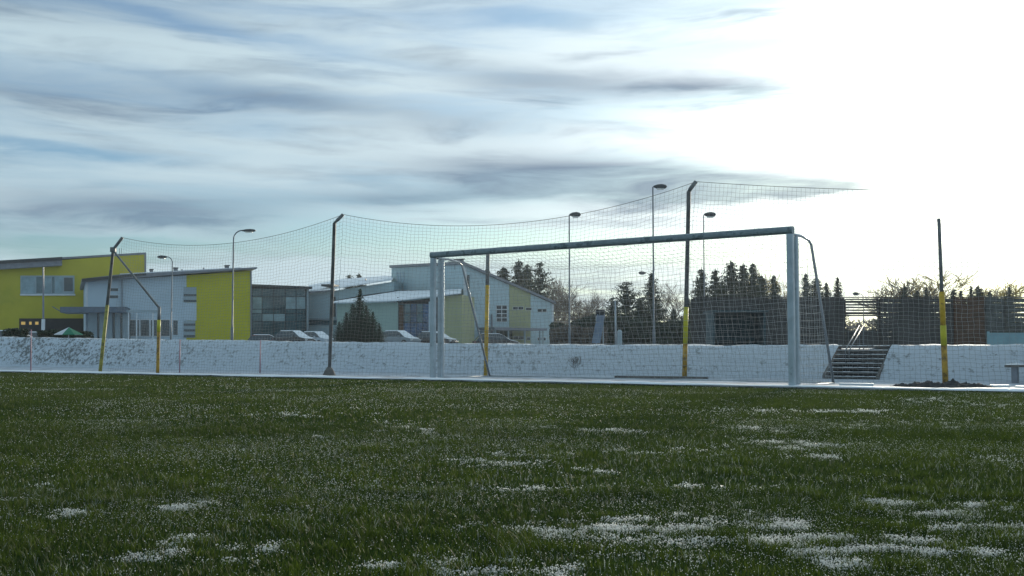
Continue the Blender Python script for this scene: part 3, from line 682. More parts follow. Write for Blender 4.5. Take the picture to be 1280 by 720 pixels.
for s_ in (-0.2, 0.14): MB().tube([tp_ + Vector((s_, 0.7, 0.1)), (tp_.x + s_, sY + 0.75, 0.6)], 0.03, 6).build('leg', M['galv'], sl)

# ------------------------------------------------------------------ buildings
def wallpoly(name, pl, pxs, m_, parent, off=0.0, thick=0.2):
    P = [onwall(pl, x, y, off) for x, y in pxs]
    a, b_ = Vector((*pl[0], 0)), Vector((*pl[1], 0)); u = (b_ - a).normalized(); n = Vector((u.y, -u.x, 0))
    if n.dot(CAM - a) < 0: n = -n
    return MB().prism(P, -n * thick).build(name, m_, parent)
def rect(x0, y0, x1, y1): return [(x0, y0), (x1, y0), (x1, y1), (x0, y1)]
def window(pl, x0, y0, x1, y1, parent, pane=None, cols=1, rows=1, frame=None, fw=0.6):
    f = wallpoly('window', pl, rect(x0, y0, x1, y1), frame or M['white'], parent, 0.04, 0.08)
    for i in range(cols):
        for j in range(rows):
            a = x0 + (x1 - x0) * i / cols + fw * 0.5; b_ = x0 + (x1 - x0) * (i + 1) / cols - fw * 0.5
            c_ = y0 + (y1 - y0) * j / rows + fw * 0.5; d = y0 + (y1 - y0) * (j + 1) / rows - fw * 0.5
            wallpoly('pane', pl, rect(a, c_, b_, d), pane or M['glass'], f, 0.055, 0.02)
    return f
YB = 439
# --- yellow school block
p1 = (plan(-80, 93), plan(182, 101))
b1 = thing('school_block', (*plan(60, 100), 0.7), 'olive-yellow block with a long window band and lit entrance at the far left', 'building')
wallpoly('wall', p1, [(-80, 336), (77, 327), (77, 325), (182, 317.5), (182, YB), (-80, YB)], M['lime'], b1, 0, 14)
wallpoly('roof', p1, [(-80, 331), (77, 322), (77, 326), (-80, 335)], M['dark_roof'], b1, 0.9, 15.5)
wallpoly('fascia', p1, [(-80, 335), (77, 326), (77, 332.5), (-80, 342)], M['fascia'], b1, 0.75, 0.7)
wallpoly('parapet', p1, [(77.5, 321.5), (182.5, 315.5), (182.5, 318), (77.5, 324)], M['fascia'], b1, 0.06, 14.2)
wallpoly('corner_trim', p1, [(180.5, 317), (182.8, 317), (182.8, 345), (180.5, 345)], M['fascia'], b1, 0.05, 0.5)
f = wallpoly('window', p1, rect(25.5, 344.5, 93, 369.5), M['panel'], b1, 0.04, 0.1)
for i, (x0, x1, m_) in enumerate(((27, 44, 'blind'), (45.5, 54, 'teal_glass'), (55.5, 64, 'blind'), (65, 68, 'teal_glass'), (69, 78.5, 'blind'))):
    wallpoly('pane', p1, rect(x0, 346, x1, 366.5), M[m_], f, 0.06, 0.03)
wallpoly('pane', p1, rect(80, 347, 91, 364), M['glass'], f, 0.06, 0.03)
wallpoly('sill', p1, rect(25, 367.5, 94, 369.5), M['white'], f, 0.12, 0.08)
wallpoly('entrance_shade', p1, rect(24, 398, 106, YB), M['near_black'], b1, 0.03, 0.1)  # dark sheet on the wall face; the entrance shade is its colour
for x0, x1 in ((26.5, 31.5), (36.5, 39.5), (44, 48)):
    f = wallpoly('window', p1, rect(x0 - 1, 401.5, x1 + 1, 406.5), M['dark_roof'], b1, 0.05, 0.05); wallpoly('pane', p1, rect(x0, 402.2, x1, 405.8), M['lit'], f, 0.07, 0.02)
c_ = wallpoly('antenna', p1, rect(146.0, 308, 146.6, 318), M['dark_roof'], b1, -3, 0.1)
for x in (149.5, 153.5, 156): wallpoly('antenna', p1, rect(x, 307, x + 0.5, 318), M['dark_roof'], b1, -3, 0.1)
# tall thin pole in front
a = at(53.5, 428, 80); o = thing('flag_pole', (a.x, 80, 0.7), 'slim grey pole with thick foot before the olive-yellow window band', 'pole')
MB().tube([(a.x, 80, 0.7), (a.x, 80, at(53, 399, 80).z)], [0.14, 0.13], 10).build('foot', M['white'], o); MB().tube([(a.x, 80, at(53, 399, 80).z), (at(54, 334, 80).x, 80, at(54, 334, 80).z)], [0.07, 0.06], 8).build('shaft', M['fascia'], o)
# --- pale blue low wing with the lime gable
p2 = (plan(100, 86), plan(316, 91.5))
b2 = thing('pale_blue_wing', (*plan(210, 92), 0.7), 'long low pale blue wing with bright lime end wall and louvre panels', 'building')
wallpoly('wall', p2, [(107, 352), (233, 344), (233, YB), (107, YB)], M['pale'], b2, 0, 12)
wallpoly('lime_wall', p2, [(233.05, 344), (314, 338.5), (314, YB), (233.05, YB)], M['lime2'], b2, 0, 12)
wallpoly('roof', p2, [(102, 349.0), (150, 343.5), (235, 339.5), (320, 334.5), (320, 336.3), (235, 342.6), (102, 353)], M['fascia'], b2, 0.7, 13.5)
wallpoly('roof_snow', p2, [(150, 342.5), (235, 338.0), (300, 334.6), (300, 335.6), (235, 339.4), (150, 343.4)], M['roof_snow'], b2, 0.5, 12)
wallpoly('eaves_edge', p2, [(102, 349), (182, 342), (182, 344.5), (102, 353)], M['dark_roof'], b2, 0.75, 0.5)
wallpoly('corner_trim', p2, [(312.8, 338.6), (314.6, 338.5), (314.6, YB), (312.8, YB)], M['fascia'], b2, 0.06, 0.3)
for (x0, y0, x1, y1, n) in ((229.5, 359, 245.5, 378, 2), (229.5, 401, 244, 422, 3)):
    f = wallpoly('louvre', p2, rect(x0, y0, x1, y1), M['panel'], b2, 0.06, 0.1)
    for k in range(n):
        yy = y1 - 0.5 - (n - 1 - k) * 7.2
        wallpoly('slot', p2, rect(x0, yy - 2.6, x1, yy), M['glass'], f, 0.08, 0.04)
wallpoly('pale_panel', p2, rect(229.5, 378.3, 245.5, 400.7), M['pale'], b2, 0.05, 0.1)
for y in (361, 369.8): window(p2, 136.5, y - 1.0, 148, y + 3.2, b2, fw=0.8)
wallpoly('corner_trim', p2, rect(107, 352, 110, 392), M['white'], b2, 0.04, 0.1)
f = window(p2, 162, 399, 213, 421, b2, cols=4, fw=2.2)
window(p2, 216, 400, 222.5, 419, b2, fw=1.0)
for (px, y0, y1, w) in ((191, 336, 342, 4), (205, 339, 343, 3), (221.8, 334, 342, 5), (229.8, 335, 340, 1.4), (257.5, 333, 339, 1.4), (287, 331, 336, 5)):
    v = wallpoly('roof_vent', p2, rect(px - w / 2, y0, px + w / 2, y1), M['fascia'], b2, -1.5, 0.4)
    if w > 3.5: wallpoly('vent_cap', p2, rect(px - w / 2 - 0.6, y0 - 1.2, px + w / 2 + 0.6, y0), M['dark_roof'], v, -1.3, 0.7)
for x, a_, b_ in ((152.5, 345, 384), (191.5, 400, 401)):
    wallpoly('downpipe', p2, rect(x - 0.5, a_, x + 0.5, b_), M['fascia'], b2, 0.14, 0.1)
p2c = (plan(75, 82), plan(197, 84))
cn = thing('entrance_canopy', (*plan(130, 83), 0.7), 'flat blue-grey entrance canopy on thin posts before the pale blue wing', 'canopy')
wallpoly('canopy_slab', p2c, rect(75, 383.5, 158, 390.5), M['canopy'], cn, 0, 4.0)
wallpoly('beam', p2c, rect(158, 387.5, 197, 390.5), M['panel'], cn, -0.1, 0.3)
wallpoly('canopy_brace', p2c, [(64, 383), (66, 383), (76, 389), (74, 389)], M['canopy'], cn, -0.1, 0.2)
for x in (160.5, 170.5, 191): wallpoly('post', p2c, rect(x - 0.8, 390.5, x + 0.8, YB), M['white'], cn, -0.15, 0.15)
for x in (119.5, 139, 149, 159): wallpoly('column', p2c, rect(x - 1.2, 390.5, x + 1.2, YB), M['glass'], cn, -2.2, 0.3)
for x0, x1 in ((106.5, 118), (121, 137.5), (141, 147.5), (150.5, 157.5)): wallpoly('wall_panel', p2c, rect(x0, 390.5, x1, YB), M['panel'], cn, -2.0, 0.3)
# --- glass link
p3 = (plan(312, 95), plan(386, 98))
b3 = thing('glass_link', (*plan(350, 94), 0.7), 'dark teal glass-walled link building beside the lime wall', 'building')
wallpoly('wall', p3, [(313, 358), (386, 361), (386, YB), (313, YB)], M['near_black'], b3, 0, 9)
wallpoly('roof', p3, [(313, 355.5), (388, 358.5), (388, 361.5), (313, 358.5)], M['dark_roof'], b3, 0.5, 10)
xs_ = [315, 327.5, 342, 356.5, 370, 382]; ys_ = [360.5, 371, 386.5, 392, 402, YB - 3]
for i in range(5):
    for j in range(5):
        wallpoly('glass_pane', p3, rect(xs_[i] + 0.5, ys_[j] + 0.4, xs_[i + 1] - 0.5, ys_[j + 1] - 0.4), M['blind'] if (i, j) in ((0, 1), (3, 1), (4, 1), (1, 3), (2, 3), (0, 2)) else M['teal_glass'], b3, 0.03, 0.05)
wallpoly('corner_post', p3, rect(383, 360, 385.5, YB), M['panel'], b3, 0.06, 0.3)
# --- pale hall group
b4 = thing('sports_hall', (*plan(580, 96), 0.7), 'large pale teal and green hall with sloping snowy roofs behind the left goal post', 'building')
p4a = (plan(384, 101), plan(500, 99))
wallpoly('wall', p4a, [(386, 366), (421, 363), (492, 352), (492, YB), (386, YB)], M['pale2'], b4, 0, 10)
e = [onwall(p4a, *q_, 0.5) for q_ in ((386, 365.0), (421, 361.5), (493, 350.5))]; bk = [at(386, 357.5, 112), at(430, 349.5, 113), at(493, 345.5, 112)]
m_ = MB(); t1 = Zv * 0.10
for i in range(2): m_.hexa([e[i], e[i + 1], bk[i + 1], bk[i]], [e[i] + t1, e[i + 1] + t1, bk[i + 1] + t1, bk[i] + t1])
m_.build('snowy_roof', M['roof_snow'], b4)
wallpoly('eaves_edge', p4a, [(386, 365), (421, 362), (421, 364), (386, 367)], M['fascia'], b4, 0.52, 0.1)
wallpoly('roof_hatch', p4a, rect(403, 355.5, 418, 358.0), M['dark_roof'], b4, 0.3, 1.5)
wallpoly('window', p4a, rect(385, 400.5, 421, 406), M['teal_glass'], b4, 0.08, 0.1)
wallpoly('ledge', p4a, rect(385, 398, 421, 400), M['panel'], b4, 0.25, 0.3)
wallpoly('downpipe', p4a, rect(417.5, 371, 419.5, 396), M['dark_roof'], b4, 0.2, 0.2)
for x in (434, 481.5): wallpoly('roof_pipe', p4a, rect(x - 0.5, 344, x + 0.5, 350), M['dark_roof'], b4, -5, 0.2)
# tall part, mono-pitch
Lp, Cp, Rp = plan(489, 104), plan(579, 91), plan(692, 99)
pa, pb = (Lp, Cp), (Cp, Rp)
zL, zC, zR = onwall(pa, 489, 335).z, onwall(pa, 579, 331).z, onwall(pb, 692, 380).z
Bp = (Lp[0] + Rp[0] - Cp[0], Lp[1] + Rp[1] - Cp[1])
v3 = lambda p, z: Vector((p[0], p[1], z))
MB().hexa([v3(Lp, 0.5), v3(Cp, 0.5), v3(Rp, 0.5), v3(Bp, 0.5)], [v3(Lp, zL), v3(Cp, zC), v3(Rp, zR), v3(Bp, zR + zL - zC)]).build('high_wall', M['pale2'], b4)
def outl(p, k=1.03):
    cx = (Lp[0] + Rp[0]) / 2; cy = (Lp[1] + Rp[1]) / 2; return (cx + (p[0] - cx) * k, cy + (p[1] - cy) * k)
kz = lambda z: z + 0.05
MB().hexa([v3(outl(Lp), kz(zL)), v3(outl(Cp), kz(zC)), v3(outl(Rp), kz(zR) - 0.05), v3(outl(Bp), kz(zR + zL - zC) - 0.05)],
          [v3(outl(Lp), zL + 0.28), v3(outl(Cp), zC + 0.28), v3(outl(Rp), zR + 0.22), v3(outl(Bp), zR + zL - zC + 0.22)]).build('high_roof', M['fascia'], b4)
wallpoly('green_wall', pb, [(636.5, 354.5), (663, 367), (663, YB), (636.5, YB)], M['olive'], b4, 0.03, 0.1)
wallpoly('corner_trim', pb, [(689.5, 380), (692, 381), (692, YB), (689.5, YB)], M['white'], b4, 0.04, 0.1)
wallpoly('pale_strip', pb, [(579.5, 333), (583, 334.5), (583, YB), (579.5, YB)], M['white'], b4, 0.03, 0.1)
ch = wallpoly('chimney', pb, rect(583, 323.5, 589, 336), M['fascia'], b4, -1.0, 0.6); wallpoly('chimney_cap', pb, rect(582.5, 322.5, 589.5, 323.6), M['dark_roof'], ch, -0.9, 0.8)
for y0, y1 in ((376, 393), (398.5, 415.5)): window(pb, 583.2, y0, 586.4, y1, b4, fw=0.6, frame=M['fascia'])
wallpoly('narrow_window', pb, rect(583.5, 344, 586.5, 363), M['glass'], b4, 0.05, 0.05)
window(pb, 620, 381.5, 633.5, 402.5, b4, cols=2, rows=4, fw=1.1)
for a, b_, c_, d in ((640.5, 383.5, 654, 387), (656.5, 384.5, 664, 388)): window(pb, a, c_ - 3.5, b_ + (8 if False else (d - b_) * 0 + (654 - 383.5 if a < 650 else 664 - 384.5)), d, b4, cols=2 if a < 650 else 1, fw=0.9) if False else None
window(pb, 640.5, 383.3, 654, 387.3, b4, cols=2, fw=0.9); window(pb, 656.5, 384.3, 664.2, 388, b4, fw=0.9)
window(pb, 671.5, 386, 683, 390.2, b4, cols=2, fw=0.9)
for x0, x1, y0 in ((641, 654.5, 420), (658, 662.5, 421), (671.5, 682, 421.5)): window(pb, x0, y0, x1, y0 + 4.5, b4, cols=2 if x1 - x0 > 8 else 1, fw=0.9)
wallpoly('bush_wall', pb, rect(620.5, 412, 640, YB), M['hedge'], b4, 0.05, 0.1)
pc = (plan(617, 90.5), plan(686, 95))
wallpoly('canopy_roof', pc, [(618, 409), (684, 410.5), (684, 413.5), (618, 412.5)], M['fascia'], b4, 0, 2.6)
for x in (620, 637, 657.5, 676.5, 680): wallpoly('canopy_post', pc, rect(x - 0.5, 412, x + 0.5, YB), M['panel'], b4, -0.1, 0.12)
wallpoly('downpipe', pb, rect(613.6, 393, 614.8, YB), M['fascia'], b4, 0.12, 0.1)
# small grills high on the tall wall
for x in (497, 500.5, 504.5): wallpoly('vent_strip', pa, rect(x - 0.5, 340, x + 0.5, 352), M['pale'], b4, 0.08, 0.1)
# front wing with snowy lean-to roof
p5 = (plan(421, 89), plan(578, 86.5))
wallpoly('mint_wall', p5, [(421, 380), (497.5, 378), (497.5, YB), (421, YB)], M['mint'], b4, 0, 5)
wallpoly('glass_wall', p5, [(497.6, 378), (551, 371), (551, YB), (497.6, YB)], M['near_black'], b4, -0.05, 5)
wallpoly('olive_wall', p5, [(551.1, 371), (577.5, 368.5), (577.5, YB), (551.1, YB)], M['olive'], b4, 0, 4)
for i in range(5):
    x0 = 498.5 + i * 7.6
    for y0, y1, mm in ((380, 391, 'teal_glass'), (391.8, 403, 'teal_glass'), (403.8, YB - 2, 'blue_glass')):
        wallpoly('glass_pane', p5, rect(x0, y0, x0 + 6.9, y1), M['blue_glass'] if i in (2, 4) else M[mm], b4, 0.0, 0.04)
wallpoly('brown_panel', p5, rect(499, 381, 504.5, 420), M['fence_brown'], b4, 0.03, 0.03)
wallpoly('pale_post', p5, rect(536, 377, 539, YB), M['pale'], b4, 0.05, 0.3)
ev = [onwall(p5, x, y, 0.6) for x, y in ((419, 379.5), (498, 376.8), (579, 367.5))]
fl = [at(419, 377.5, 96), onwall(p4a, 498, 365.2, 0.1), onwall(pa, 578.5, 362.5, 0.12)]
m_ = MB()
for i in range(2): m_.hexa([ev[i], ev[i + 1], fl[i + 1], fl[i]], [ev[i] + t1, ev[i + 1] + t1, fl[i + 1] + t1, fl[i] + t1])
m_.build('lean_to_roof', M['roof_snow'], b4)
wallpoly('flashing', pa, [(497, 363.2), (578.5, 361.2), (578.5, 363.0), (497, 365.4)], M['dark_roof'], b4, 0.15, 0.12)
wallpoly('flashing', p4a, [(419, 375.6), (460, 368.2), (497, 363.2), (497, 365.4), (460, 370.6), (419, 378.4)], M['dark_roof'], b4, 0.15, 0.12)
for x, y0, y1 in ((489, 374.5, 378.5),): wallpoly('roof_pipe', p5, rect(x, y0 - 4, x + 1.4, y1), M['dark_roof'], b4, -1.5, 0.2)
for x0, x1 in ((421, 450), (470, 497)): pass

# ------------------------------------------------------------------ cars
def make_car(paint, name='parked_car'):
    root = thing(name, (0, 0, 0), 'x', 'car')
    st_ = [(-2.15, .42, .70, .70, .62), (-2.05, .30, .82, .78, .74), (-1.4, .24, .92, .84, .80), (-0.5, .22, .95, .86, .82), (0.6, .22, .94, .86, .82), (1.15, .24, .90, .85, .80), (1.9, .28, .76, .80, .72), (2.12, .38, .62, .66, .58)]
    vs = []; fs = []; n = 10
    for (x, zb, zt, wb, wt) in st_:
        ring = [(-wb * .9, zb), (-wb, zb + .12), (-wb, (zb + zt) / 2), (-wt, zt - .05), (-wt * .9, zt), (wt * .9, zt), (wt, zt - .05), (wb, (zb + zt) / 2), (wb, zb + .12), (wb * .9, zb)]
        vs += [(x, a, z) for a, z in ring]
    for i in range(len(st_) - 1):
        for j in range(n): fs.append((i * n + j, i * n + (j + 1) % n, (i + 1) * n + (j + 1) % n, (i + 1) * n + j))
    fs += [tuple(range(n)), tuple(range((len(st_) - 1) * n, len(st_) * n))]
    MB().add(vs, fs).build('body', paint, root, smooth=True)
    gh = [(-2.0, .84, .84, .70), (-1.55, .88, 1.34, .60), (-0.9, .92, 1.44, .58), (0.1, .93, 1.45, .58), (0.55, .92, 1.34, .60), (1.25, .86, .88, .70)]
    vs = []; fs = []
    for (x, zb, zt, w) in gh: vs += [(x, -.78, zb - .03), (x, -w, zt), (x, w, zt), (x, .78, zb - .03)]
    for i in range(5):
        for j in range(4): fs.append((i * 4 + j, i * 4 + (j + 1) % 4, (i + 1) * 4 + (j + 1) % 4, (i + 1) * 4 + j))
    fs += [(0, 1, 2, 3), (20, 21, 22, 23)]
    MB().add(vs, fs).build('window_band', M['glass'], root)
    m_ = MB(); m_.hexa([(-1.5, -.6, 1.345), (0.55, -.6, 1.345), (0.55, .6, 1.345), (-1.5, .6, 1.345)], [(-1.3, -.56, 1.47), (0.2, -.56, 1.48), (0.2, .56, 1.48), (-1.3, .56, 1.47)])
    m_.build('roof', paint, root, bevel=0.03)
    MB().hexa([(-1.35, -.57, 1.475), (0.35, -.57, 1.45), (0.35, .57, 1.45), (-1.35, .57, 1.475)], [(-1.25, -.5, 1.53), (0.2, -.5, 1.53), (0.2, .5, 1.53), (-1.25, .5, 1.53)]).build('roof_snow', M['roof_snow'], root, bevel=0.02)
    MB().hexa([(0.32, -.56, 1.42), (1.2, -.66, .90), (1.2, .66, .90), (0.32, .56, 1.42)], [(0.35, -.54, 1.47), (1.26, -.63, .95), (1.26, .63, .95), (0.35, .54, 1.47)]).build('windscreen_snow', M['roof_snow'], root, bevel=0.02)
    MB().hexa([(1.2, -.66, .90), (1.98, -.6, .74), (1.98, .6, .74), (1.2, .66, .90)], [(1.25, -.63, .95), (1.95, -.58, .80), (1.95, .58, .80), (1.25, .63, .95)]).build('bonnet_snow', M['roof_snow'], root, bevel=0.02)
    for x in (-1.3, 1.35):
        for y in (-.8, .8):
            w = MB().tube([(x, y - .1, .32), (x, y + .1, .32)], 0.32, 18).build('wheel', M['tyre'], root, smooth=False)
            MB().tube([(x, y - .112, .32), (x, y + .112, .32)], 0.19, 12).build('rim', M['rim'], w)
    for y in (-.58, .58): MB().box((2.06, y, .62), (.12, .26, .13)).build('headlight', M['headlight'], root, bevel=0.02)
    for y in (-.62, .62): MB().box((-2.1, y, .70), (.08, .22, .16)).build('tail_light', M['car_red'], root, bevel=0.01)
    for y in (-.93, .93): MB().box((0.75, y, .98), (.12, .18, .12)).build('mirror', paint, root, bevel=0.02)
    return root
cars = {}
def car(px, Y, deg, paint, label, zg=None):
    if paint not in cars: cars[paint] = make_car(M[paint]); r = cars[paint]
    else: r = copy_tree(cars[paint])
    p = at(px, 425, Y); r.location = (p.x, Y, 0.73 if zg is None else max(zg, 0.5)); r.scale = (0.82,) * 3; r.rotation_euler = (0, 0, R(deg)); tag(r, label, 'car', 'cars parked behind the bank')
car(368, 80, -32, 'car_dark', 'dark car with snow-covered windscreen, parked left of the pale car')
car(396, 84, -40, 'car_white', 'pale blue-white car with snowy roof, parked between the glass link and the tall dark pole')
car(334, 86, 10, 'car_red', 'dark red car low behind the bank at the foot of the glass link', 0.40)
car(499, 80, -36, 'car_grey', 'grey car with bright snowy windscreen, right of the dark green spruces')
car(545, 82, -30, 'car_dark', 'dark car partly hidden behind the left goal posts', 0.68)
car(620, 80, 12, 'car_dark', 'dark car roof just showing above the bank beside the ochre pole', 0.30)
car(18, 66, 4, 'car_dark', 'dark car at the far left edge, below the lit windows', 0.35)
car(38, 72, 160, 'car_grey', 'grey car between the far-left dark car and the slim grey pole', 0.40)
# sun umbrella, low green and white canopy
uY = 60; c_ = at(86, 409, uY); um = thing('parasol', (c_.x, uY, 0.7), 'green and white low parasol canopy before the dark entrance', 'parasol')
n = 8; Rr = at(104, 418, uY).x - c_.x
for k in range(n):
    a0, a1 = 2 * math.pi * k / n, 2 * math.pi * (k + 1) / n; z1 = at(86, 418, uY).z
    P = [Vector((c_.x, uY, c_.z)), Vector((c_.x + Rr * math.cos(a0), uY + Rr * math.sin(a0), z1)), Vector((c_.x + Rr * math.cos(a1), uY + Rr * math.sin(a1), z1))]
    MB().prism(P, (0, 0, -0.03)).build('canopy_panel', M['white_cloth'] if k in (4, 5, 1) else M['green_cloth'], um)
MB().tube([(c_.x, uY, 0.7), (c_.x, uY, c_.z)], 0.03, 8).build('pole', M['galv'], um)

# ------------------------------------------------------------------ foliage generators
def leaf_cloud(C, size, seed, flat=0.5, asp=0.6):
    """one small random quad per centre"""
    r = np.random.default_rng(seed); n = len(C)
    a = r.normal(size=(n, 3)); a /= np.linalg.norm(a, axis=1, keepdims=True); b_ = r.normal(size=(n, 3)); b_ -= (a * b_).sum(1, keepdims=True) * a; b_ /= np.linalg.norm(b_, axis=1, keepdims=True)
    s_ = (size if np.ndim(size) else np.full(n, size))[:, None] * r.uniform(0.6, 1.3, (n, 1))
    a = a * s_; b_ = b_ * s_ * asp
    V = np.stack([C - a - b_, C + a - b_ * 0.3, C + a * 1.1 + b_ * 0.3, C - a + b_], 1).reshape(-1, 3)
    return V, np.arange(n * 4).reshape(-1, 4)
def spruce_pts(h, rad, levels, seed, up=0.0, power=0.9, z0=0.06, dens=26):
    r = np.random.default_rng(seed); C = []; Sz = []
    for i in range(levels):
        z = h * (z0 + (1 - z0) * (i + r.uniform(-.3, .3)) / levels); k = max(0.03, 1 - z / h) ** power; nb = int(5 + 7 * k)
        for j in range(nb):
            a = r.uniform(0, 2 * math.pi); L_ = rad * k * r.uniform(0.55, 1.18) + 0.05; ns = int(3 + dens * L_ / rad)
            t = (np.arange(ns) + r.uniform(0, 1, ns)) / ns
            dz = (up * t - 0.28 * t * (1 - up) + 0.18 * t ** 3) * L_
            sp_ = 0.10 * L_ + 0.03 * h / 8
            C.append(np.stack([math.cos(a) * L_ * t + r.normal(0, sp_, ns) * 0.5, math.sin(a) * L_ * t + r.normal(0, sp_, ns) * 0.5, z + dz + r.normal(0, 0.05 * h / 8, ns)], -1))
            Sz.append(np.full(ns, 0.5) + 0.5 * (1 - t))
    C.append(np.stack([np.zeros(10), np.zeros(10), np.linspace(h * 0.93, h * 1.02, 10)], -1)); Sz.append(np.full(10, 0.45))
    return np.concatenate(C), np.concatenate(Sz)
def make_spruce(h, rad, levels, seed, size, m_, up=0.0, power=0.9, name='spruce_tree'):
    root = thing(name, (0, 0, 0), 'x', 'tree')
    C, s_ = spruce_pts(h, rad, levels, seed, up, power)
    V, Fq = leaf_cloud(C, s_ * size, seed + 1)
    npmesh('crown', V, Fq, m_, root, k=4)
    MB().tube([(0, 0, -0.3), (0, 0, h * 0.5), (0, 0, h * 0.97)], [h * 0.018, h * 0.011, 0.015], 7).build('trunk', M['bark'], root, smooth=True)
    return root
def grow(p, d, L_, r_, lvl, out, rr, spread, up):
    n = 3; P = [p]; q_ = p
    for i in range(n):
        d = (d + Vector((rr.gauss(0, .10), rr.gauss(0, .10), rr.gauss(0, .08) + up))).normalized(); q_ = q_ + d * (L_ / n); P.append(q_)
    out.append((P, r_, r_ * 0.6))
    if lvl == 0: return
    k = 4 if lvl > 1 else 5
    for j in range(k):
        t = rr.uniform(0.35, 1.0); i = min(int(t * n), n - 1); b_ = P[i].lerp(P[i + 1], t * n - i)
        ax = Vector((rr.gauss(0, 1), rr.gauss(0, 1), rr.gauss(0, 0.4))).normalized()
        nd = (d + ax * spread).normalized(); grow(b_, nd, L_ * rr.uniform(0.55, 0.8), r_ * 0.55, lvl - 1, out, rr, spread, up)
def make_bare(h, seed, spread=0.75, lv=4, m_=None, r0=0.11, up=0.05, name='bare_tree', clump=1, rmin=0.008):
    rr = random.Random(seed); root = thing(name, (0, 0, 0), 'x', 'tree'); out = []
    for c in range(clump):
        grow(Vector((rr.uniform(-.4, .4) * (clump > 1), rr.uniform(-.3, .3) * (clump > 1), -0.2)), Vector((rr.gauss(0, .12) * (clump > 1), 0, 1)), h * (0.42 if clump == 1 else 0.34), r0, lv, out, rr, spread, up)
    zmax = max(p.z for P, a, b_ in out for p in P); s_ = h / zmax
    V = []; Fq = []
    trunk = MB()
    for P, a, b_ in out:
        P = [p * s_ for p in P]
        if a > r0 * 0.9: trunk.tube(P, [a, a * 0.9, a * 0.8, a * 0.65], 7)
        else:
            for i in range(3):
                ra = max(a * (1 - 0.13 * i), rmin); rb = max(a * (1 - 0.13 * (i + 1)), rmin); t = (P[i + 1] - P[i]).normalized(); u = t.orthogonal().normalized(); w = t.cross(u); o_ = len(V)
                for q_, r_ in ((P[i], ra), (P[i + 1], rb)):
                    for j in range(3): V.append(q_ + (u * math.cos(j * 2.094) + w * math.sin(j * 2.094)) * r_)
                for j in range(3): Fq.append((o_ + j, o_ + (j + 1) % 3, o_ + (j + 1) % 3 + 3, o_ + j + 3))
    npmesh('crown', np.array([tuple(v) for v in V]), np.array(Fq), m_ or M['twig'], root, k=4)
    trunk.build('trunk', M['bark'], root, smooth=True)
    return root

SP = [make_spruce(8, 2.5, 46, 11, 0.15, M['needle'], power=0.62), make_spruce(8, 3.0, 48, 12, 0.16, M['needle'], power=0.45), make_spruce(8, 1.7, 50, 13, 0.14, M['needle'], power=0.5), make_spruce(8, 3.6, 34, 14, 0.16, M['needle'], up=0.25, power=0.5)]
BT = [make_bare(8, 21, rmin=0.011), make_bare(8, 22, 0.95, rmin=0.011), make_bare(8, 23, 0.7, clump=3, r0=0.07, rmin=0.018), make_bare(8, 24, 0.9, m_=M['twig_glare'], r0=0.10, rmin=0.028)]
used = set()
def tree(src, px, ytop, Y, label, group, wide=1.0, rz=None, zb=0.6):
    r = src if id(src) not in used else copy_tree(src); used.add(id(src))
    t = at(px, ytop, Y); s_ = (t.z - zb) / 8.0; r.location = (t.x, Y, zb); r.scale = (s_ * wide, s_ * wide, s_); r.rotation_euler = (0, 0, random.uniform(0, 6.28) if rz is None else rz)
    tag(r, label, 'tree', group)
G1 = 'dark conifers beyond the fence'; G2 = 'bare trees beyond the fence'
# conifers behind the hall roof
for px, y, Y, k, w, lb in ((608, 336, 120, 2, 1.2, 'conifer tip just behind the roof ridge, beside the ochre pole'), (629, 334, 122, 2, 1.5, 'narrow dark conifer behind the hall roof, left of the group'),
                           (648, 326, 124, 0, 1.25, 'tall bushy conifer behind the middle of the sloping hall roof'), (659, 331, 126, 1, 0.8, 'dark conifer directly right of the bushy one behind the hall roof'),
                           (675, 328, 118, 3, 0.85, 'ragged conifer with long side boughs at the low end of the hall roof'), (437, 343.5, 150, 1, 0.7, 'small conifer top above the snowy roof, left one'), (449, 342, 150, 0, 1.0, 'small conifer top above the snowy roof, beside the tall wall')):
    tree(SP[k], px, y, Y, lb, 'conifers behind the pale hall', w)
# centre group
for px, y, Y, k, w, lb in ((783, 352, 75, 3, 1.15, 'wide spreading dark conifer right of the plain thin grey post'), (815, 341, 78, 0, 1.05, 'pointed dark conifer behind the tallest street lamp'), (766, 372, 72, 3, 1.0, 'shorter spreading conifer left of the wide dark one'),
                           (742, 392, 70, 1, 0.9, 'small dark bushy conifer behind the pale blue slide'), (800, 372, 76, 1, 0.9, 'small conifer filling between the two large centre ones'),
                           (842, 386, 74, 1, 0.8, 'low dark conifer left of the tallest net pole'), (877, 336, 80, 0, 1.15, 'bushy conifer rising behind the right-hand street lamp'), (894, 337, 84, 2, 1.1, 'slim conifer between two bushy ones, left of the broad one'),
                           (914, 327, 82, 1, 0.85, 'broad rounded conifer, tallest right of the net pole'), (929, 330, 84, 2, 1.1, 'slim upright conifer right of the broad rounded one'), (941, 329, 80, 0, 1.0, 'tall conifer in the middle right of the row'),
                           (952, 344, 86, 2, 1.3, 'slim lower conifer right of the tall middle one'), (967, 344, 80, 0, 0.9, 'pale-edged conifer left of the right goal post'), (1007, 342, 82, 0, 0.85, 'conifer just right of the right goal post'),
                           (1020, 347, 84, 2, 1.3, 'thin conifer behind the right net stay'), (1033, 353, 82, 0, 0.8, 'short conifer right of the right net stay'), (1047, 346, 80, 0, 0.75, 'pointed lone conifer left of the slatted fence'),
                           (860, 372, 70, 1, 0.7, 'low conifer at the foot of the tallest net pole'), (903, 352, 90, 1, 0.8, 'half-hidden conifer behind the slim ones')):
    tree(SP[k], px, y, Y, lb, G1, w * (0.95 if px > 850 else 1.05))
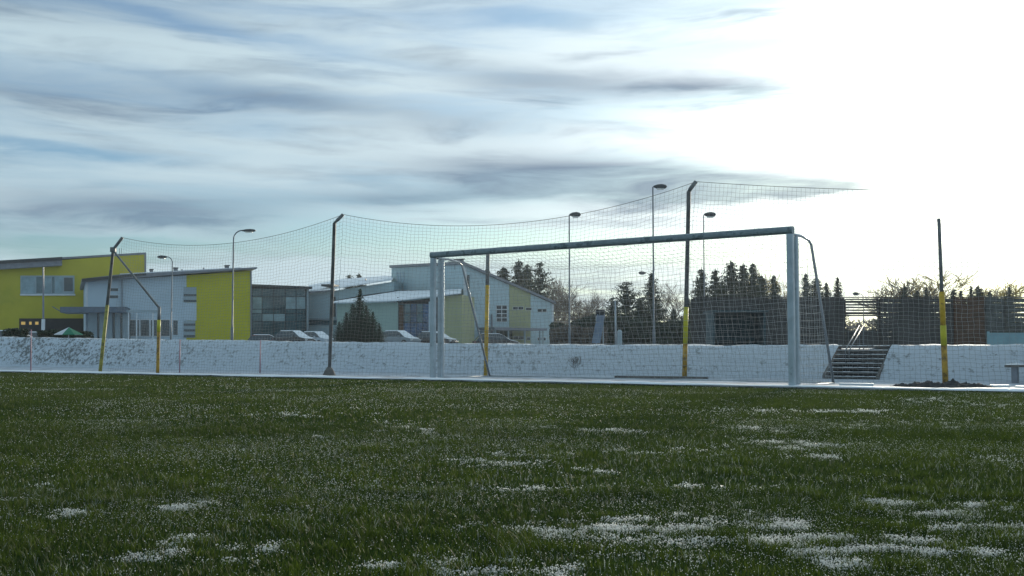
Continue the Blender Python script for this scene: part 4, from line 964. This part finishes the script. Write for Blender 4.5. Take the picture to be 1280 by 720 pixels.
for px, y, k, w, lb in ((1131, 356, 0, 1.1, 'small dark conifer above the fence, right of the round bare tree'), (1146, 361, 2, 1.4, 'tiny dark conifer tip above the fence'), (1158, 356, 0, 1.0, 'small pointed conifer above the fence, left of the leaning yellow pole'),
                        (1192, 359, 1, 0.8, 'small conifer in front of the glare-tinted tree, left one'), (1201, 361, 0, 1.0, 'small conifer in front of the glare-tinted tree, right one'), (1214, 355, 0, 1.0, 'dark conifer above the reddish fence panel, left one'),
                        (1223, 355, 2, 1.6, 'dark conifer above the reddish fence panel, right one'), (1237, 361, 0, 1.1, 'small conifer right of the reddish fence panel'), (1261, 356, 0, 1.1, 'small conifer above the open-slat fence at the right')):
    tree(SP[k], px, y + 2, 88, lb, G1, w * 0.72)
for px, y, Y, k, w, lb in ((705, 348, 112, 2, 0.8, 'pale bare tree left of the curved-arm lamp beside the hall'), (722, 352, 100, 0, 1.1, 'thin bare tree right of the curved-arm lamp'), (748, 356, 100, 1, 1.0, 'bare tree behind the pale blue slide'), (735, 372, 85, 2, 1.2, 'low bare bush left of the pale blue slide'),
                           (836, 356, 110, 1, 1.0, 'bare tree between the tallest lamp and the tallest net pole'), (850, 350, 112, 0, 1.1, 'bare tree just left of the tallest net pole'), (958, 336, 110, 3, 0.8, 'sunlit bare crown above the conifers left of the right goal post'), (977, 345, 110, 3, 0.9, 'sunlit bare crown touching the right goal post'),
                           (1110, 350, 95, 2, 1.7, 'round-crowned bare tree above the fence right of the slats'), (1186, 334, 95, 3, 1.35, 'large bare tree tinted gold for sun glare behind the leaning yellow pole'), (1250, 347, 98, 3, 1.6, 'wide glare-tinted bare tree above the fence at the right'), (1282, 356, 95, 3, 1.2, 'glare-tinted bare tree cut by the right edge'), (1232, 356, 100, 2, 1.2, 'faint bare tree between the two glare-tinted ones')):
    tree(BT[k], px, y, Y, lb, G2, w)
# dark spruces before the hall: upright foliage
TJ = make_spruce(8, 2.1, 56, 31, 0.10, M['thuja'], up=0.75, power=0.85, name='green_spruce')
for px, y, Y, w, lb in ((450, 362, 62, 1.05, 'tallest dark green spruce of the clump right of the dark steel pole'), (433, 391, 61.5, 1.25, 'shorter spruce on the left of the dark green clump'), (466, 390, 61.6, 1.15, 'shorter spruce on the right of the dark green clump'),
                        (424, 402, 61, 1.1, 'lowest spruce at the left end of the dark green clump'), (474, 404, 61.2, 1.1, 'lowest spruce at the right end of the dark green clump'), (441, 380, 62.6, 1.1, 'middle spruce just left of the tallest one'), (458, 382, 62.6, 1.1, 'middle spruce just right of the tallest one')):
    tree(TJ, px, y, Y, lb, 'dark green spruces before the hall', w * 1.3, zb=0.5)
for k, s_ in enumerate(SP + BT + [TJ]):
    assert id(s_) in used
# hedges / undergrowth, a mass nobody could count
def mass(name, px0, px1, ytop, Y, n, size, m_, seed, cat_label, depth=4.0, base=0.5):
    r = np.random.default_rng(seed); a, b_ = at(px0, ytop, Y), at(px1, ytop, Y); x = r.uniform(a.x, b_.x, n)
    top = base + (a.z - base) * (0.62 + 0.62 * fbm(x * 0.55 + seed, x * 0 + 5)); z = base + (top - base) * r.uniform(0, 1, n) ** 0.75
    y = Y + r.uniform(0, depth, n)
    V, Fq = leaf_cloud(np.stack([x, y, z], -1), size, seed); o = npmesh(name, V, Fq, m_, None, k=4); tag(o, cat_label, 'undergrowth', kind='stuff')
mass('undergrowth', 690, 870, 396, 66, 16000, 0.11, M['needle'], 41, 'dark tangled undergrowth between the hall and the fence')
mass('undergrowth', 690, 760, 408, 60, 5000, 0.09, M['twig'], 42, 'brown brush beside the hall')
mass('distant_woods', 560, 1500, 396, 190, 24000, 0.28, M['twig'], 43, 'far dark woods along the horizon', 30)
mass('undergrowth', 1110, 1420, 392, 78, 9000, 0.12, M['needle'], 44, 'dark growth behind the right fence', 5)
mass('hedge', 46, 108, 413, 64, 9000, 0.07, M['hedge'], 45, 'low dark green hedge before the school entrance', 1.2)
mass('hedge', 2, 26, 411, 63, 4000, 0.07, M['hedge'], 46, 'low dark hedge at the far left', 1.2)

hz = MB().hexa([(-400, -12, -1.2), (400, -12, -1.2), (400, 430, -1.2), (-400, 430, -1.2)], [(-400, -12, 24), (400, -12, 24), (400, 430, 24), (-400, 430, 24)])
hm = bpy.data.materials.new('haze'); hm.use_nodes = True; hm.node_tree.nodes.clear(); q = NG(hm.node_tree)
pv = q.n('ShaderNodeVolumePrincipled'); pv.inputs['Color'].default_value = (0.85, 0.92, 1.0, 1); pv.inputs['Density'].default_value = 0.0003; pv.inputs['Anisotropy'].default_value = 0.3
ho = q.n('ShaderNodeOutputMaterial'); hm.node_tree.links.new(pv.outputs[0], ho.inputs['Volume'])
o = hz.build('haze', hm); tag(o, 'thin winter haze over the far trees', 'haze', kind='stuff')

# ------------------------------------------------------------------ grass blades and frost
PATCH = [(800, 655, 85, 9), (905, 668, 120, 12), (850, 650, 60, 6), (985, 662, 60, 8), (1010, 690, 190, 17), (1110, 700, 120, 14), (1170, 637, 60, 5), (1225, 662, 60, 9), (1260, 655, 40, 8),
         (60, 648, 40, 7), (120, 610, 50, 5), (20, 615, 40, 8), (290, 700, 60, 10), (600, 705, 70, 14), (590, 573, 60, 5), (470, 538, 40, 4), (700, 610, 50, 6), (770, 570, 40, 4), (850, 567, 40, 3), (935, 557, 70, 4), (950, 560, 40, 3),
         (1100, 530, 60, 3), (1180, 533, 60, 3), (1250, 530, 50, 3), (1120, 517, 50, 2), (1240, 572, 40, 4), (1150, 630, 60, 5), (560, 545, 40, 3), (390, 520, 60, 2), (750, 540, 50, 2.5), (1000, 628, 60, 5), (700, 590, 40, 4),
         (1000, 516, 60, 2), (1140, 500, 60, 1.5), (1230, 506, 70, 2), (420, 600, 60, 5), (280, 608, 40, 4), (230, 632, 30, 5), (480, 715, 60, 8), (200, 690, 40, 6), (1060, 575, 50, 4), (880, 610, 60, 5), (980, 538, 70, 2.5)]
PW = []
for k_, (px, py, hw, hh) in enumerate(PATCH):
    a = ground(px, py); n_ = ground(px, py + hh); f_ = ground(px, py - hh); PW.append((a.x, a.y, hw / F * a.y, max(0.05, (f_.y - n_.y) / 2), 1.4 if k_ < 9 else 1.0 if px > 1150 or py > 640 else 0.62))
def snowmask(x, y):
    nz = fbm(x * 3.3 + 5, y * 3.3 + 9, 5); m_ = np.zeros_like(x)
    wx = fbm(x * 1.9 + 60, y * 1.9 + 20, 4) - 0.5; wy = fbm(x * 1.9 + 9, y * 1.9 + 70, 4) - 0.5
    for (cx, cy, rx, ry, wt_) in PW:
        d = ((x - cx) / rx / 1.25 + wx * 3.2) ** 2 + ((y - cy) / ry / 1.4 + wy * 3.6) ** 2; m_ = np.maximum(m_, wt_ * np.exp(-d * 0.9))
    n9 = fbm(x * 11 + 3, y * 11 + 7, 3)
    return np.clip((m_ * 0.62 + (nz - 0.5) * 2.3 + (n9 - 0.5) * 2.2 - 0.30) * 1.7, 0, 1) * np.clip(m_ * 2.2, 0, 1) * np.clip((fbm(x * 6 + 2, y * 15 + 4, 4) - 0.40) * 5.5, 0.06, 1)
def scatter(y0, y1, dens, margin=2.6):
    wmax = 0.52 * y1 + margin; n = int((y1 - y0) * 2 * wmax * dens); x = rng.uniform(-wmax, wmax, n); y = rng.uniform(y0, y1, n)
    k = (np.abs(x) < 0.52 * y + margin) & (y < EDGE - K * x); return x[k], y[k]
def blades(y0, y1, dens, h0, w0, name, seg=True):
    x, y = scatter(y0, y1, dens); s_ = snowmask(x, y); k = rng.random(len(x)) > s_ * 0.72; x, y, s_ = x[k], y[k], s_[k]; n = len(x)
    clump = fbm(x * 2.2, y * 2.2, 3); h = h0 * rng.uniform(0.5, 1.25, n) * (0.55 + 0.9 * clump) * (1 - 0.35 * s_); w = w0 * rng.uniform(0.7, 1.3, n)
    tuft = np.clip((fbm(x * 8 + 11, y * 8 + 5, 3) - 0.56) * 7, 0, 1); h = h * (1 + 0.55 * tuft)
    th = rng.uniform(0, 2 * math.pi, n); lean = rng.uniform(0.1, 0.9, n) * h; la = rng.uniform(0, 2 * math.pi, n)
    ux, uy = np.cos(th) * w / 2, np.sin(th) * w / 2; lx, ly = np.cos(la) * lean, np.sin(la) * lean; z0 = np.zeros(n)
    v = [np.stack([x - ux, y - uy, z0], -1), np.stack([x + ux, y + uy, z0], -1), np.stack([x + lx * 0.4 + ux * .7, y + ly * 0.4 + uy * .7, h * 0.6], -1), np.stack([x + lx * 0.4 - ux * .7, y + ly * 0.4 - uy * .7, h * 0.6], -1), np.stack([x + lx, y + ly, h], -1)]
    V = np.stack(v, 1).reshape(-1, 3); b_ = np.arange(n)[:, None] * 5
    Fq = np.concatenate([b_ + np.array([[0, 1, 2]]), b_ + np.array([[0, 2, 3]]), b_ + np.array([[3, 2, 4]])])
    fz = fbm(x * 1.1 + 80, y * 1.1 + 30, 4); frost_glint = rng.random(n) < (np.clip((fz - 0.42) * 0.5, 0.004, 0.07) + 0.25 * s_) * (y0 < 8)  # pale blades: frost, with sun glints put into the same colour
    tone = np.clip(rng.random(n) ** 1.5 * 0.62 + 0.3 * fbm(x * 0.8, y * 0.8, 3) + 0.38 * tuft * rng.random(n), 0, 1.1); tone = np.repeat(np.where(frost_glint, 2.0, tone), 5)
    return V, Fq, tone
def gmat():
    m = bpy.data.materials.new('grass_blade'); m.use_nodes = True; t = m.node_tree; q = NG(t); bs = t.nodes['Principled BSDF']; out = t.nodes['Material Output']
    a = q.n('ShaderNodeAttribute', attribute_name='tone')
    c = q.mix(a.outputs['Fac'], (0.008, 0.027, 0.010, 1), (0.086, 0.122, 0.014, 1)); c = q.mix(q.ramp(a.outputs['Fac'], 1.4, 1.6), c, (0.26, 0.30, 0.26, 1)); q.put(bs.inputs['Base Color'], c); bs.inputs['Roughness'].default_value = 0.55; bs.inputs['Specular IOR Level'].default_value = 0.15
    tr = q.n('ShaderNodeBsdfTranslucent'); q.put(tr.inputs[0], c); ms = q.n('ShaderNodeMixShader'); ms.inputs[0].default_value = 0.42
    t.links.new(bs.outputs[0], ms.inputs[1]); t.links.new(tr.outputs[0], ms.inputs[2]); t.links.new(ms.outputs[0], out.inputs[0]); return m
parts = [blades(1.6, 4.6, 17000, 0.025, 0.0028, 'a'), blades(4.6, 8.5, 7500, 0.024, 0.0036, 'b'), blades(8.5, 15, 2600, 0.022, 0.006, 'c'), blades(15, 30, 900, 0.020, 0.010, 'd')]
off = 0; VV = []; FF = []; TT = []
for V, Fq, t in parts: VV.append(V); FF.append(Fq + off); TT.append(t); off += len(V)
o = npmesh('grass', np.concatenate(VV), np.concatenate(FF), gmat(), None, k=3, attr=np.concatenate(TT)); tag(o, 'dense short green turf blades across the pitch', 'grass', kind='stuff')
def crumbs(y0, y1, dpatch, dspr, size, zr):
    x, y = scatter(y0, y1, dpatch); s_ = snowmask(x, y); k = rng.random(len(x)) < s_ ** 1.3; x1, y1_ = x[k], y[k]
    x, y = scatter(y0, y1, dspr); nz = fbm(x * 0.9 + 40, y * 0.9 + 3, 4); k = rng.random(len(x)) < np.clip((nz - 0.35) * 3.0, 0.08, 1); x2, y2 = x[k], y[k]
    X_ = np.concatenate([x1, x2]); Y_ = np.concatenate([y1_, y2]); n = len(X_)
    Z_ = np.concatenate([rng.uniform(0.0, 0.020, len(x1)), rng.uniform(zr[0], zr[1], len(x2))])
    s_ = size * np.concatenate([rng.uniform(0.6, 1.7, len(x1)), rng.uniform(0.35, 1.1, len(x2))])
    oc = np.array([[1, 0, 0], [-1, 0, 0], [0, 1, 0], [0, -1, 0], [0, 0, 1], [0, 0, -1.0]])
    V = np.stack([X_, Y_, Z_], -1)[:, None, :] + oc[None] * s_[:, None, None] * rng.uniform(0.5, 1.4, (n, 6, 1)) + rng.normal(0, 0.15, (n, 6, 3)) * s_[:, None, None]
    of = np.array([[0, 2, 4], [2, 1, 4], [1, 3, 4], [3, 0, 4], [2, 0, 5], [1, 2, 5], [3, 1, 5], [0, 3, 5]])
    return V.reshape(-1, 3), (np.arange(n)[:, None, None] * 6 + of[None]).reshape(-1, 3)
VV = []; FF = []; off = 0
for args in ((1.6, 4.6, 52000, 4800, 0.0017, (0.006, 0.024)), (4.6, 9, 13000, 1900, 0.0024, (0.008, 0.022)), (9, 16, 3500, 420, 0.004, (0.008, 0.020)), (16, 30, 1100, 60, 0.007, (0.008, 0.018))):
    V, Fq = crumbs(*args); VV.append(V); FF.append(Fq + off); off += len(V)
fm = mat('frost', (0.86, 0.87, 0.86), 0.35, var=0.05, spec=0.6, trans=0.5)
o = npmesh('frost_crumbs', np.concatenate(VV), np.concatenate(FF), fm, None, k=3); tag(o, 'white frost and snow crumbs lying in the turf', 'snow crumbs', kind='stuff')
print('blades/crumbs verts', off)
